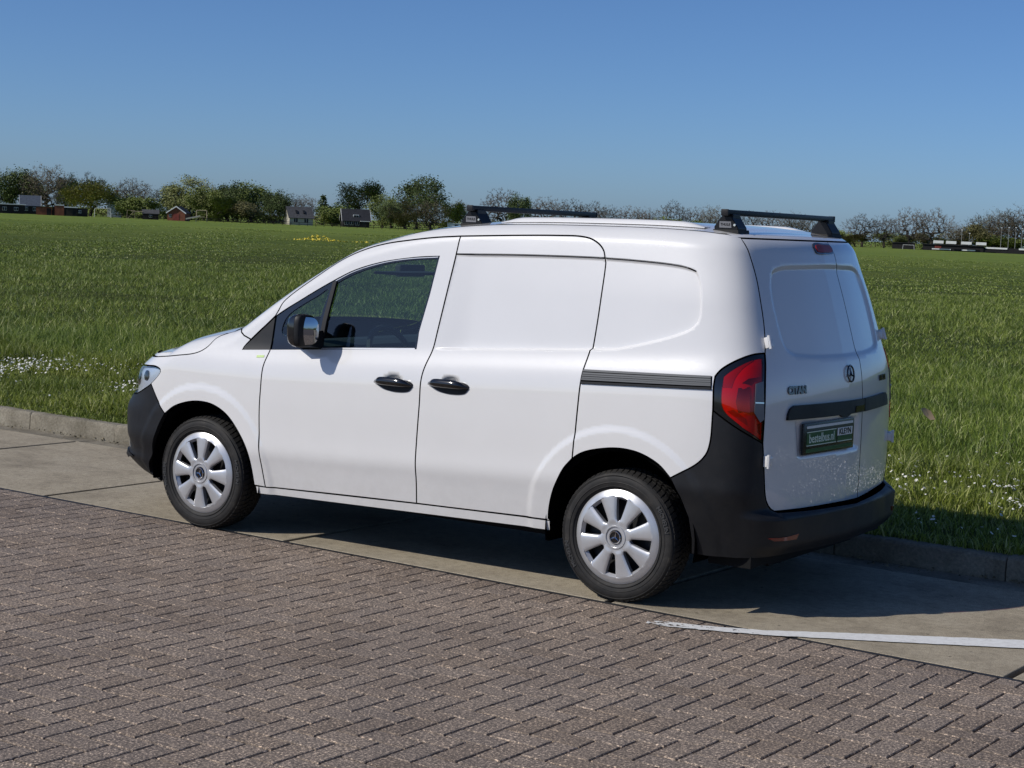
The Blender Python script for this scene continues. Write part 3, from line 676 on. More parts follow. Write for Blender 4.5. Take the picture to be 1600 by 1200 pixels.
def soft_cargo(u, z):
    s = poly_sdf(cargo, np.asarray(u, float)+0*z, np.asarray(z, float)+0*u); return -(.0105+.012*np.clip((1.64-z)/.44, 0, 1))*np.clip((.001-s)/.0115, 0, 1)*sstep(-1.16, -.92, u)
DETAILS += [soft_cargo, soft(cupF, .030, .024), soft(cupS, .030, .024), soft(rwin, .012, .024), soft(prec, .014, .03)]
def flare(c, r0, r1):
    def f(u, z):
        r = np.hypot((np.asarray(u)-c[0]), (np.asarray(z)-c[1])); return .007*(1-sstep(r0, r1, r))*sstep(.30, .36, r)
    return f
DETAILS += [flare(ARCH_F, .475, .515), flare(ARCH_R, .495, .535)]
# stepped rear bumper and shaped front bumper
ledge = (lambda u, z: .075*sstep(.515, .475, z)*sstep(.60, .86, np.minimum(u, UM(u)))-.05*sstep(.36, .28, z)*sstep(.60, .86, np.minimum(u, UM(u))))
fogrec = [(-3.30,.40),(-3.42,.56),(-3.62,.54),(-3.62,.40)]
DETAILS.append(soft(path(fogrec), .02, .05))
_det_cache = list(DETAILS)
for P_, wd_ in ((cargo, .016), (cupF, .024), (cupS, .024), (rwin, .024), (prec, .03)):
    EXTRA.append((np.array(P_), [-.006, -.001, .003, .0065, .0105, .014, .02] if P_ is cargo else [-.004, 0.0, wd_*.25, wd_*.5, wd_*.75, wd_, wd_*1.2]))

# ---------------------------------------------------------------- body panels
hg = cr(C_['hoodgap']+[C_['cowl'][1]])
top_l = lambda a, b, n=60: [(u, float(TOP(u))-.004) for u in np.linspace(a, b, n)]
head_poly = cr([(-3.244,.885),(-3.118,.889),(-3.05,.877),(-3.044,.864),(-3.075,.828),(-3.122,.791),(-3.203,.754),(-3.318,.717),(-3.47,.712),(-3.58,.74),(-3.60,.79),(-3.53,.84),(-3.40,.872)], closed=True)
bumpF = cr(C_['bumpF'])
head_r = cr([(-3.60,.872),(-3.40,.880),(-3.244,.888),(-3.118,.892),(-3.05,.877),(-3.044,.864),(-3.075,.828),(-3.122,.791)])
fender = path([(-3.60, .872)], [(-3.60, .93), (-3.35, .938)], hg, top_l(C_['cowl'][1][0], -2.517, 6), [(-2.505, 1.145), (-2.44, 1.113), (-2.385, 1.095), (-2.233, 1.234)], cr(C_['gapFF']), line(C_['fbot'][::-1]), cr(C_['archF2'][::-1]), bumpF[::-1], head_r[::-1])
panel('front_fender', fender, holes=[WIN], h=.02)
door = path(cr(C_['gapFF'][::-1]), [(-2.233, 1.234)], cr(C_['doortop']), cr(C_['gapFS']), cr(C_['doorbotF'][::-1]))
FD = dict(zip('LR', panel('front_door', door, holes=[WIN], h=.018)))
slide = path(cr(C_['slidetop']), cr(C_['gapSR']), cr(C_['archR1'][::-1])[:-1], cr([(-.378,.351), C_['doorbotS'][1], C_['doorbotS'][0]]), cr(C_['gapFS'][::-1]))
slide = [q for q in slide if not (q[1] < .348 and q[0] > -.5)]
SD = dict(zip('LR', panel('sliding_door', slide, h=.016)))
sill = path(line([(-2.301,.292),(-2.221,.292),(-1.192,.327),(-.382,.347)]), line([(-.386,.297),(-2.298,.250)]))
panel('sill', sill, h=.02, gap=.002)
quarter = path(top_l(-2.517, .60, 120), [(.66, 1.785), (.70, 1.778)], cr(C_['rgap1']), cr(C_['tailT'][::-1]), cr(C_['tailL'][::-1]), cr(C_['bumpR'][::-1]), cr(C_['archR2'][::-1]), cr(C_['gapSR'][::-1]), cr(C_['slidetop'][::-1]), cr(C_['doortop'][::-1]), [(-2.233, 1.234), (-2.385, 1.095), (-2.44, 1.113), (-2.505, 1.145)])
QP = dict(zip('LR', panel('body_side', quarter, holes=[WIN], h=.016)))
cg = 1.712
rdl = path(line([(.736, 1.768), (cg, 1.768)]), line([(cg, 1.768), (cg, .484)]), cr([(cg, .484)]+C_['rbot'][2::-1]), cr(C_['rgap3'][::-1]), cr(C_['rgap2'][::-1]), cr(C_['rgap1'][::-1]))
RDL = panel('rear_door', rdl, h=.018, sides='L')[0]
rdr = path(*[[(UM(a), b) for a, b in s] for s in (line([(.736, 1.768), (UM(cg), 1.768)]), line([(UM(cg), 1.768), (UM(cg), .484)]), cr([(UM(cg), .484)]+C_['rbot'][1::-1]), cr(C_['rgap3'][::-1]), cr(C_['rgap2'][::-1]), cr(C_['rgap1'][::-1]))])
RDR = panel('rear_door', rdr, h=.018, sides='L')[0]
rb_half = [line([(.40, .285)]+C_['archR3'][::-1], .02), cr(C_['bumpR']), cr(C_['tailB']), cr(C_['rgap3']), cr(C_['rbot'][:3]+[(U1, .49)])]
lh = path(*rb_half); hb = []
for s in rb_half: hb += s
rearb = path(hb, [(UM(a), b) for a, b in hb[::-1]], line([(UM(.40), .285), (UM(.60), .285), (UM(.9), .30), (U1, .30), (.9, .30), (.60, .285), (.40, .285)]))
DETAILS.append(ledge)
RB = panel('rear_bumper', rearb, 'black_plastic', h=.022, sides='L', thick=.03)[0]
DETAILS.remove(ledge)
fb_half = [line([(U0, .915), (-3.66, .915), (-3.61, .86)]), cr([(-3.61, .86), (-3.605, .78), (-3.58, .735), (-3.47, .706), (-3.318, .712), (-3.203, .750), (-3.122, .787)]), bumpF, cr(C_['archF1'][:1:-1]), [(-3.11, .228), (-3.20, .224)]]
hb = []
for s in fb_half: hb += s
UF = lambda u: 2*U0-u
frontb = path(hb, line([(-3.20, .224), (U0, .22), (UF(-3.20), .224)]), [(UF(a), b) for a, b in hb[::-1]])
FB = panel('front_bumper', frontb, 'black_plastic', h=.028, sides='L', thick=.03)[0]
# backing shell so that the gaps read dark
circ = lambda c, r, n=40: [(c[0]+r*math.cos(2*math.pi*k/n), c[1]+r*math.sin(2*math.pi*k/n)) for k in range(n)]
shell = path(top_l(-2.60, .60, 80), [(.66, 1.78), (.80, 1.76)], line([(.80, 1.76), (.80, .33), (-2.9, .27), (-3.3, .27), (-3.3, .93), (-3.0, .955), (-2.66, 1.07)]))
DETAILS.clear()
win_in = inset_poly(WIN, .004)
def clip_shell(outer, name, holes, off):
    P = np.array(outer); pts, T = cdt(P, holes, .05)
    for c, r in ((ARCH_F, .405), (ARCH_R, .41)):
        cen = pts[T].mean(1); T = T[np.hypot(cen[:, 0]-c[0], cen[:, 1]-c[1]) > r]
    S = surf(pts[:, 0], pts[:, 1], off)
    for sd in 'LR':
        q = S if sd == 'L' else S*[1, -1, 1]+[0, 2*YC, 0]
        o = mesh_obj(name, q, [tuple(int(a) for a in t) for t in T], 'gap_black', None); attach(o, VAN)
clip_shell(shell, 'inner_shell', [win_in, circ(ARCH_F, .40), circ(ARCH_R, .405)], -.036)
pts, T = cdt(np.array(path(line([(.72, 1.76), (UM(.72), 1.76), (UM(.72), .40), (.72, .40), (.72, 1.76)]))), [], .06)
S = surf(pts[:, 0], pts[:, 1], -.03); attach(mesh_obj('inner_shell', S, [tuple(int(a) for a in t) for t in T], 'gap_black'), VAN)
pts, T = cdt(np.array(path(line([(-3.2, .93), (UF(-3.2), .93), (UF(-3.2), .30), (-3.2, .30), (-3.2, .93)]))), [], .06)
S = surf(pts[:, 0], pts[:, 1], -.035); attach(mesh_obj('inner_shell', S, [tuple(int(a) for a in t) for t in T], 'gap_black'), VAN)
DETAILS += _det_cache
# black strip painting the shadow gap line along the cargo recess top
strip('recess_shadow_strip', cr(C_['sideS'][0:4]+C_['sideR'][1:5]), .0065, 'gap_black', QP, off=.0012)

# ---------------------------------------------------------------- roof, bonnet, windscreen
DETAILS.clear()
hood_side = path(hg, top_l(C_['cowl'][1][0], -3.04, 30), [(-3.12, .975), (-3.25, .965), (-3.60, .96), (-3.60, .938), (-3.35, .944)])
def top_edge(u): return surf(np.array([u]), np.array([float(TOP(u))-.005]))[0]
def loft_top(name, stations, bulge, crown, material, nt=40, edges=None, pw=0.75):
    vs_ = []; fs_ = []
    for i, u in enumerate(stations):
        E = top_edge(u) if edges is None else np.array(edges[i]); b = bulge(u); c = crown(u)
        for j in range(nt+1):
            tau = 2*j/nt-1; k = (1-tau*tau); y = YC+(YC-E[1])*tau*1.0
            vs_.append((E[0]-b*k, y, E[2]+c*k**pw))
    for i in range(len(stations)-1):
        for j in range(nt): fs_.append((i*(nt+1)+j, i*(nt+1)+j+1, (i+1)*(nt+1)+j+1, (i+1)*(nt+1)+j))
    mb = MB(); mb.add(vs_, fs_); return mb.build(name, material, VAN, smooth=True)
bl = lambda u: float(np.interp(u, [-3.35, -3.04, -2.6, -2.4, -1.9, -1.35, -1.0], [.30, .26, .16, .17, .15, .10, .03]))
cw = lambda u: float(np.interp(u, [-3.35, -3.04, -2.6, -2.4, -1.9, -1.35, -1.0], [.015, .03, .05, .04, .035, .03, .03]))
hst = list(np.linspace(-3.04, -2.56, 22))
Ef = surf(np.array([-3.35, -3.22, -3.12]), np.array([.946, .962, .975])); eh = [tuple(q) for q in Ef]+[tuple(top_edge(u)) for u in hst]
hood = loft_top('bonnet', [-3.35, -3.22, -3.12]+hst, bl, cw, 'white_paint', edges=eh, pw=.8)
hsp = panel('bonnet_edge', hood_side, h=.02, gap=.002, parent=hood)
loft_top('windscreen', list(np.linspace(-2.49, -1.42, 30)), bl, cw, 'window_glass')
cowl_ = loft_top('cowl_panel', list(np.linspace(-2.575, -2.495, 5)), bl, lambda u: cw(u)-.012, 'black_plastic')
# roof: boundary ring from the body surface, crowned inside
ringL = [top_edge(u) for u in np.linspace(-1.39, .60, 70)]
rear_u = list(np.linspace(.62, U1, 40))
ringR = [surf(np.array([u]), np.array([1.787]))[0] for u in rear_u]
half = ringL+ringR; full = half+[q*[1, -1, 1]+[0, 2*YC, 0] for q in half[::-1]][1:]
front = [(top_edge(-1.39)[0]-bl(-1.39)*(1-t*t), YC-(YC-top_edge(-1.39)[1])*t, 0) for t in np.linspace(-1, 1, 30)[1:-1]]
O2 = [(q[0], q[1]) for q in full]+[(q[0], q[1]) for q in front]
O2 = [q for i, q in enumerate(O2) if i == 0 or math.dist(q, O2[i-1]) > 1e-3]
ptsr, T = cdt(np.array(O2), [], .035)
full_a = np.array(full)
zt = nspline(np.linspace(-1.39, .60, 30), [top_edge(u)[2] for u in np.linspace(-1.39, .60, 30)]); xt = [top_edge(u)[0] for u in np.linspace(-1.39, .60, 60)]
zx = np.interp(ptsr[:, 0], xt+[.60], [top_edge(u)[2] for u in np.linspace(-1.39, .60, 60)]+[1.787])
zx = np.where(ptsr[:, 0] < xt[0], top_edge(-1.39)[2]+(ptsr[:, 0]-xt[0])*.25, zx)
# distance to the side/rear ring only
dr = np.min(np.linalg.norm(ptsr[:, None, :]-full_a[None, :, :2], axis=2), 1)
kk = 1-(1-np.clip(dr/.55, 0, 1))**2.4
zz = zx+.034*kk
Sroof = np.concatenate([ptsr, zz[:, None]], 1)
mb = MB(); mb.add([tuple(q) for q in Sroof], [tuple(int(a) for a in t) for t in T]); ROOF = mb.build('roof', 'white_paint', VAN, smooth=True)
rear_band = path(line([(.70, 1.772), (UM(.70), 1.772)]), line([(UM(.66), 1.786), (.66, 1.786)]))
panel('roof_end', rear_band, h=.02, gap=0, sides='L', parent=ROOF, thick=0)
# raised roof beads that carry the bars
for sd in (1, -1):
    for x0, x1 in ((-.93, .24),):
        vs_ = []; fs_ = []; n = max(6, int((x1-x0)/.04))
        for i in range(n+1):
            x = x0+(x1-x0)*i/n; e = min(1, min(i, n-i)/(1.2 if n < 10 else 2.5)); hgt = .020*e
            zb = float(np.interp(x, xt, [top_edge(u)[2] for u in np.linspace(-1.39, .60, 60)]))+.014; yb = .352
            for dy, dz in ((-.034, -.004), (-.026, .55*hgt), (-.012, hgt), (.012, hgt), (.026, .6*hgt+.004), (.036, .002)):
                y = yb+dy; vs_.append((x, y if sd > 0 else 2*YC-y, zb+dz+.003))
        for i in range(n):
            for j in range(5): fs_.append((i*6+j, i*6+j+1, (i+1)*6+j+1, (i+1)*6+j))
        mb = MB(); mb.add(vs_, fs_); mb.build('roof_bead', 'white_paint', ROOF, smooth=True)
DETAILS += _det_cache

# ---------------------------------------------------------------- windows
DETAILS.clear()
gM = path(line(C_['glassM'][:3]), cr(C_['glassM'][2:8]), line(C_['glassM'][7:]))
gQ = path(cr(C_['glassQ'], closed=True))
sail = path(line([(-2.437, 1.033), (-2.428, 1.055), (-2.236, 1.229), (-2.237, 1.05)]))
panel('corner_trim', sail, 'black_plastic', gap=.002, h=.04, off=-.004)
frame = path(line([(-2.229, 1.052), (-2.228, 1.233)]), cr(C_['win'][2:10])[1:], line(C_['win'][9:]))
WF = dict(zip('LR', panel('window_frame', frame, 'gloss_black', holes=[gM, gQ], gap=.002, h=.03, off=-.006, parent=FD)))
for nm, g, o_ in (('window_glass', gM, -.011), ('quarter_glass', gQ, -.010)):
    panel(nm, g, 'window_glass', gap=-.004, h=.05, off=o_, parent=FD, thick=0)
# chrome-grey waist strip, rubber run channel and divider bar
strip('waist_strip', line([(-1.895, 1.083), (-1.256, 1.128)]), .007, 'silver_paint', FD, off=-.002)
strip('frame_bead', cr([(-1.845,1.447),(-1.73,1.502),(-1.55,1.556),(-1.38,1.586),(-1.19,1.604)]), .004, 'silver_paint', FD, off=-.0015)
panel('divider_bar', path(line([(-1.862, 1.440), (-1.838, 1.446), (-1.868, 1.23), (-1.880, 1.08), (-1.905, 1.08), (-1.895, 1.23)])), 'black_plastic', gap=0, h=.03, off=.001, parent=FD)
DETAILS += _det_cache
# ---------------------------------------------------------------- handles, rail, lamps, plate
def on_body(u, z, off=0.): return surf(np.array([u]), np.array([z]), off)[0]
DETAILS.clear()
def handle(uc, zc, w, par, sd):
    """pull handle: lower cup plate plus a bowed grip"""
    rail_ = []; n = 22
    plate = cr([(uc-w, zc+.012), (uc-w*.7, zc+.024), (uc, zc+.026), (uc+w*.72, zc+.027), (uc+w, zc+.012), (uc+w*.85, zc-.022), (uc+w*.25, zc-.036), (uc-w*.5, zc-.024)], closed=True)
    p_ = panel('door_handle', path(plate), 'black_plastic', gap=0, h=.02, off=.004, sides=sd, parent=par, thick=.012)[0]
    sec = [(.000, .030), (.016, .033), (.026, .022), (.027, .006), (.018, -.006), (.006, -.008)]
    vs_ = []; fs_ = []
    for i in range(n+1):
        t = -1+2*i/n; lift = .016*(1-abs(t)**3); taper = max(.25, (1-abs(t)**5))
        for o_, dz in sec:
            q = on_body(uc+t*w*.97, zc+dz*taper+.002, .004+lift+o_*taper)
            vs_.append(q if sd == 'L' else q*[1, -1, 1]+[0, 2*YC, 0])
    k = len(sec)
    for i in range(n):
        for j in range(k): fs_.append((i*k+j, i*k+(j+1) % k, (i+1)*k+(j+1) % k, (i+1)*k+j))
    fs_ += [tuple(range(k)), tuple(n*k+j for j in range(k))]
    mb = MB(); mb.add(vs_, fs_); mb.build('grip', 'gloss_black', None, smooth=True, sharp=50).parent = None
    g = col.objects[-1]
    attach(g, par); tagp = g
for sd in 'LR':
    handle(-1.348, .936, .126, FD[sd], sd); handle(-.998, .955, .128, SD[sd], sd)
# sliding-door rail with ribs
rl = path(line([(-.214, 1.106), (.489, 1.130), (.486, 1.068), (-.219, 1.037), (-.214, 1.106)]))
RAIL = dict(zip('LR', panel('slide_rail', rl, 'gap_black', gap=0, h=.03, off=.002, thick=.01, parent=QP)))
for k, (fz, wd) in enumerate(((.93, .010), (.74, .008), (.60, .007), (.46, .007), (.33, .008), (.10, .010))):
    a = (-.212-.006*(1-fz), 1.037+(1.106-1.037)*fz); b = (.484, 1.068+(1.130-1.068)*fz)
    strip('rail_rib', line([a, b], .05), wd, 'grey_trim' if k < 5 else 'black_plastic', RAIL, off=.008, thick=.008)
# badge on the fender
strip('side_badge', line([(-2.315, 1.0075), (-2.262, 1.0115)], .02), .012, 'badge_green', None, off=.002, thick=.002, sides='LR')
# tail lamps
tl = path(cr(C_['tailT']), cr(C_['rgap2']), cr(C_['tailB'][::-1]), cr(C_['tailL']))
TLs = dict(zip('LR', panel('tail_light', tl, 'gloss_black', gap=.003, h=.02, off=-.006, thick=.02)))
lens = path(line(C_['lens'][:1]), cr(C_['lens'][:5]), line(C_['lens'][4:8]), cr(C_['lens'][7:]+C_['lens'][:1]))
rc = path(line(C_['rclear']+C_['rclear'][:1]))
panel('lamp_bed', lens, 'lamp_red', gap=.001, h=.02, off=-.0045, parent=TLs, thick=.002)
panel('lens', lens, 'red_glass', gap=0, h=.02, off=.004, parent=TLs, thick=.008)
panel('light_guide', path(cr(C_['lensA'][:4]), cr(C_['lensA'][3:7]), line(C_['lensA'][6:]+C_['lensA'][:1])), 'silver_paint', gap=0, h=.02, off=-.003, parent=TLs, thick=.004)
panel('reflector', path(line([(.612, 1.085), (.668, 1.092), (.668, .970), (.612, .972), (.600, 1.02), (.612, 1.085)])), 'chrome', gap=0, h=.02, off=-.003, parent=TLs, thick=.004)
panel('reflector', path(line([(.630, 1.108), (.662, 1.130), (.728, 1.137), (.728, 1.120), (.672, 1.100), (.630, 1.108)])), 'chrome', gap=0, h=.02, off=-.003, parent=TLs, thick=.004)
panel('reflector', path(line([(.700, .915), (.727, .925), (.730, .868), (.712, .880), (.700, .915)])), 'chrome', gap=0, h=.02, off=-.003, parent=TLs, thick=.004)
panel('lower_chamber', path(line([(.560, .975), (.655, .915), (.650, .945), (.590, .985), (.560, .975)])), 'brown_red', gap=0, h=.02, off=-.0035, parent=TLs, thick=.003)
panel('clear_lens', rc, 'grey_cover', gap=0, h=.02, off=.0055, parent=TLs, thick=.004)
strip('lens_bar', line([(.690, 1.02), (.738, 1.018)]), .006, 'chrome', TLs, off=.008)
# head lamps
HL = dict(zip('LR', panel('headlight', path(head_poly), 'lamp_glass', gap=.003, h=.02, off=.002, thick=0)))
hb_ = [((q[0]+3.32)*.97-3.32, (q[1]-.80)*.95+.80) for q in head_poly]
panel('lamp_housing', path(hb_), 'lamp_silver', gap=0, h=.03, off=-.015, parent=HL, thick=0)
panel('lamp_trim', path(head_poly), 'gloss_black', holes=[hb_], gap=.002, h=.03, off=-.004, parent=HL, thick=.03)
for (u_, z_, r_) in ((-3.22, .832, .030), (-3.36, .80, .036)):
    for sd in 'LR':
        q = on_body(u_, z_, -.016); nrm_ = nrm0(np.array([u_]), np.array([z_]))[0]
        if sd == 'R': q = q*[1, -1, 1]+[0, 2*YC, 0]; nrm_ = nrm_*[1, -1, 1]
        mb = MB(); q = Vector(q); nv = Vector(nrm_)
        mb.tube([q, q+nv*.006, q+nv*.012], [r_, r_, r_*.55], 14); attach(mb.build('projector', 'gloss_black', None, smooth=True, sharp=40), HL[sd])
DETAILS += _det_cache
# rear door furniture -------------------------------------------------
def rear_frame(u, z, off=0.0):
    """point, across-vector, up-vector, outward normal on the rear face"""
    p = Vector(on_body(u, z, off)); a = (Vector(on_body(u+.02, z, off))-Vector(on_body(u-.02, z, off))).normalized(); n = Vector(surf_n(np.array([u]), np.array([z]))[0]).normalized()
    return p, a, n.cross(a).normalized(), n
def put_text(name, body, size, u, z, material, parent, off=.002, sx=1.0, bold=0.0, ext=.0015):
    p, a, up, n = rear_frame(u, z, off); vs_, fs_ = text_mesh(body, size, ext, bold)
    mb = MB(); mb.add([p+a*v.x*sx+up*v.y+n*(v.z) for v in vs_], fs_); return tag(mb.build(name, material, parent), kind='stuff')
DETAILS.clear()
tr_l = path(cr([(.908, .930), (.912, .957), (.928, .982), (.965, .998)]), line([(.965, .998), (cg-.004, .992), (cg-.004, .925), (.908, .930)]))
GH = panel('handle_trim', tr_l, 'black_plastic', gap=.001, h=.03, off=.014, sides='L', parent=RDL, thick=.022)[0]
tr_r = path(line([(cg+.004, .992), (UM(.965), .998)]), cr([(UM(.965), .998), (UM(.928), .982), (UM(.912), .957), (UM(.908), .930)]), line([(UM(.908), .930), (cg+.004, .925), (cg+.004, .992)]))
panel('handle_trim', tr_r, 'black_plastic', gap=.001, h=.03, off=.014, sides='L', parent=RDR, thick=.022)
panel('release_pad', path(line([(1.58, .962), (1.695, .962), (1.695, .932), (1.575, .932), (1.58, .962)])), 'gloss_black', gap=0, h=.03, off=.0175, sides='L', parent=GH, thick=.004)
panel('lamp_pod', path(cr([(1.40, .930), (1.43, .917), (1.47, .912), (1.50, .917), (1.53, .930)])), 'black_plastic', gap=0, h=.02, off=.012, sides='L', parent=GH, thick=.02)
DETAILS += _det_cache
# number plate with frame
p, a, up, n = rear_frame(1.308, .832, .006)
a = Vector((a.x, a.y, 0)).normalized(); up = n.cross(a).normalized()
def pl(w0, w1, h0, h1, d0, d1, name, material, parent, bev=0):
    mb = MB(); mb.box((w0, h0, d0), (w1, h1, d1), bev=bev)
    mb.v = [p+a*v.x+up*v.y+n*v.z for v in mb.v]; return mb.build(name, material, parent, smooth=bev > 0, sharp=40)
PLT = pl(-.262, .262, -.076, .076, -.004, .012, 'number_plate', 'plate_black', RDL, .005)
pl(-.238, .242, .050, .062, .012, .0145, 'plate_strip', 'plate_white', PLT)
pl(-.236, .068, -.030, .032, .012, .0135, 'plate_field', 'plate_green', PLT)
pl(-.236, .068, .030, .034, .012, .0140, 'plate_edge', 'plate_text', PLT); pl(-.236, .068, -.034, -.030, .012, .0140, 'plate_edge', 'plate_text', PLT)
pl(.082, .240, -.004, .034, .012, .0135, 'plate_field', 'plate_white', PLT)
pl(.082, .240, -.030, -.006, .012, .0137, 'plate_field', 'plate_green', PLT)
pl(.082, .240, -.034, -.030, .012, .0140, 'plate_edge', 'plate_text', PLT)
pl(-.238, .242, -.066, -.048, .012, .0130, 'plate_strip', 'plate_green', PLT)
for body, size, cx, cy, mt, sx in (('bestelbus.nl', .062, -.084, -.001, 'plate_text', .90), ('KLEYN', .040, .161, .014, 'plate_black', 1.05)):
    vs_, fs_ = text_mesh(body, size, .0006, .0006); mb = MB(); mb.add([p+a*(v.x*sx+cx)+up*(v.y+cy)+n*(v.z+.0146) for v in vs_], fs_); tag(mb.build('lettering', mt, PLT), kind='stuff')
put_text('lettering', 'CITAN', .050, .998, 1.066, 'dark_reflection_chrome', RDL, .003, 1.04, .0026, .003)
put_text('lettering', '110 CDI', .040, UM(.985), 1.075, 'dark_reflection_chrome', RDR, .003, .95, .001, .003)
# star emblem
p, a, up, n = rear_frame(1.538, 1.123, .004); mb = MB()
ring = [p+(a*math.cos(t)+up*math.sin(t))*.040+n*.004 for t in np.linspace(0, 2*math.pi, 33)]
mb.tube(ring, .0048, 8, cap=False)
for k in range(3):
    t = math.pi/2+k*2*math.pi/3; d = a*math.cos(t)+up*math.sin(t); e = -a*math.sin(t)+up*math.cos(t)
    mb.add([p+d*.039+n*.004, p+e*.010-d*.004+n*.004, p-e*.010-d*.004+n*.004, p+n*.011], [(0, 1, 3), (0, 3, 2), (0, 2, 1)])
mb.build('star_emblem', 'dark_reflection_chrome', RDL)
# hinges
for u_, z_, par in ((.792, 1.288, RDL), (.778, .748, RDL), (UM(.792), 1.288, RDR), (UM(.778), .748, RDR)):
    p, a, up, n = rear_frame(u_, z_, .004); mb = MB()
    s_ = 1 if u_ < U1 else -1
    for (x0, x1, y0, y1, d0, d1) in ((-.018, .026, -.020, .020, -.006, .010), (-.026, -.010, -.026, .026, -.004, .020)):
        q = MB(); q.box((min(s_*x0, s_*x1), y0, d0), (max(s_*x0, s_*x1), y1, d1), bev=.004); mb.add([p+a*v.x+up*v.y+n*v.z for v in q.v], q.f)
    q = [p-a*.016*s_+up*y+n*.020 for y in (-.032, .032)]; mb.tube(q, .0075, 10); mb.build('hinge', 'white_paint', par, smooth=True, sharp=35)
# third brake lamp
sl = cr([(1.44, 1.752), (1.60, 1.754), (1.685, 1.750), (1.695, 1.735), (1.69, 1.712), (1.66, 1.706), (1.47, 1.704), (1.425, 1.712), (1.42, 1.738)], closed=True)
B3 = panel('brake_light', path(sl), 'gloss_black', gap=0, h=.02, off=.006, sides='L', parent=RDL, thick=.012)[0]
panel('brake_lens', [((q[0]-1.56)*.86+1.56, (q[1]-1.729)*.66+1.729) for q in path(sl)], 'brown_red', gap=0, h=.02, off=.009, sides='L', parent=B3, thick=.006)
# reflectors low in the rear bumper
DETAILS.append(ledge)
for f_ in (lambda u: u, UM):
    panel('bumper_reflector', path(line([(f_(.745), .392), (f_(.93), .404), (f_(.91), .379), (f_(.77), .380), (f_(.745), .392)])), 'amber_red', gap=0, h=.03, off=.004, sides='L', parent=RB, thick=.006)
DETAILS.remove(ledge)
# front bumper furniture
panel('fog_light', path(cr([(-3.34,.395),(-3.42,.44),(-3.50,.44),(-3.52,.40),(-3.44,.385)], closed=True)), 'lamp_glass', gap=0, h=.03, off=.006, parent=FB, thick=.006)
panel('chin_lip', path(line([(-3.26,.345),(-3.40,.365),(-3.60,.362),(-3.60,.335),(-3.38,.325),(-3.26,.345)])), 'black_plastic', gap=0, h=.03, off=.009, parent=FB, thick=.012)
for z_ in (.46, .52, .58, .76, .81, .86):
    strip('grille_bar', line([(-3.72, z_), (UF(-3.72), z_)], .06), .022, 'gloss_black', FB, off=.008, sides='L', thick=.01)
# ---------------------------------------------------------------- wing mirrors
def wing_mirror(sd):
    A = Vector((-1.862, -.155, 1.182)); B = Vector((-1.846, -.030, 1.182)); ax = (B-A).normalized(); nf = Vector((-1, 0, 0)); nb = ax.cross(Vector((0, 0, 1))).normalized()
    cen = (A+B)/2; n = 28
    prof = []
    for k in range(n):
        t = 2*math.pi*k/n; c, s = math.cos(t), math.sin(t)
        prof.append((math.copysign(abs(c)**.55, c)*.066, math.copysign(abs(s)**.62, s)*.086*(1-.10*c)))
    layers = [(0.0, .93), (-.006, 1.0), (-.028, 1.02), (-.055, .97), (-.078, .84), (-.094, .60), (-.101, .30)]
    fl = (lambda q: q) if sd == 'L' else (lambda q: Vector((q.x, 2*YC-q.y, q.z)))
    vs_ = [fl(cen+ax*x*s+Vector((0, 0, 1))*z*s+Vector((1, 0.12, 0))*d) for d, s in layers for x, z in prof]; fs_ = []
    for i in range(len(layers)-1):
        for k in range(n): fs_.append((i*n+k, i*n+(k+1) % n, (i+1)*n+(k+1) % n, (i+1)*n+k))
    fs_.append(tuple((len(layers)-1)*n+k for k in range(n))); fs_.append(tuple(range(n)))
    mb = MB(); mb.add(vs_, fs_); H = mb.build('wing_mirror', 'black_plastic', VAN, smooth=True, sharp=50)
    # convex glass, turned a little outwards inside the rim
    rot_ = Matrix.Rotation(math.radians(-22), 3, 'Z'); g = []; gf = []; RS = [0, .3, .6, .85]
    for s in RS[1:]:
        for x, z in prof:
            q = rot_ @ (ax*x*s)+Vector((0, 0, z*s)); g.append(fl(cen+q+Vector((1, -.2, 0)).normalized()*(.013-1.2*(x*x+z*z)*s*s)))
    g.append(fl(cen+Vector((1, -.2, 0)).normalized()*.013)); k0 = len(g)-1
    for k in range(n): gf.append((k0, k, (k+1) % n))
    for i in range(2):
        for k in range(n): gf.append((i*n+k, (i+1)*n+k, (i+1)*n+(k+1) % n, i*n+(k+1) % n))
    mb = MB(); mb.add(g, gf); mb.build('mirror_glass', 'mirror_glass', H, smooth=True)
    cap = [fl(cen+ax*x*s*1.012+Vector((0, 0, 1))*z*s*1.012+Vector((1, .12, 0))*d) for d, s in layers[2:] for x, z in prof]
    mb = MB(); fs2 = []
    L2 = len(layers)-2
    for i in range(L2-1):
        for k in range(n): fs2.append((i*n+k, i*n+(k+1) % n, (i+1)*n+(k+1) % n, (i+1)*n+k))
    mb.add(cap, fs2); mb.build('mirror_cap', 'gloss_black', H, smooth=True)
    mb = MB(); mb.add([fl(Vector(q)) for q in [(-1.98,-.05,1.100),(-1.885,-.04,1.100),(-1.87,.060,1.082),(-2.05,.060,1.075),(-1.98,-.05,1.170),(-1.885,-.04,1.170),(-1.88,.085,1.180),(-2.04,.085,1.175)]],
        [(0,1,2,3),(7,6,5,4),(0,4,5,1),(1,5,6,2),(2,6,7,3),(3,7,4,0)]); mb.build('mirror_arm', 'black_plastic', H)
    return H
wing_mirror('L'); wing_mirror('R')
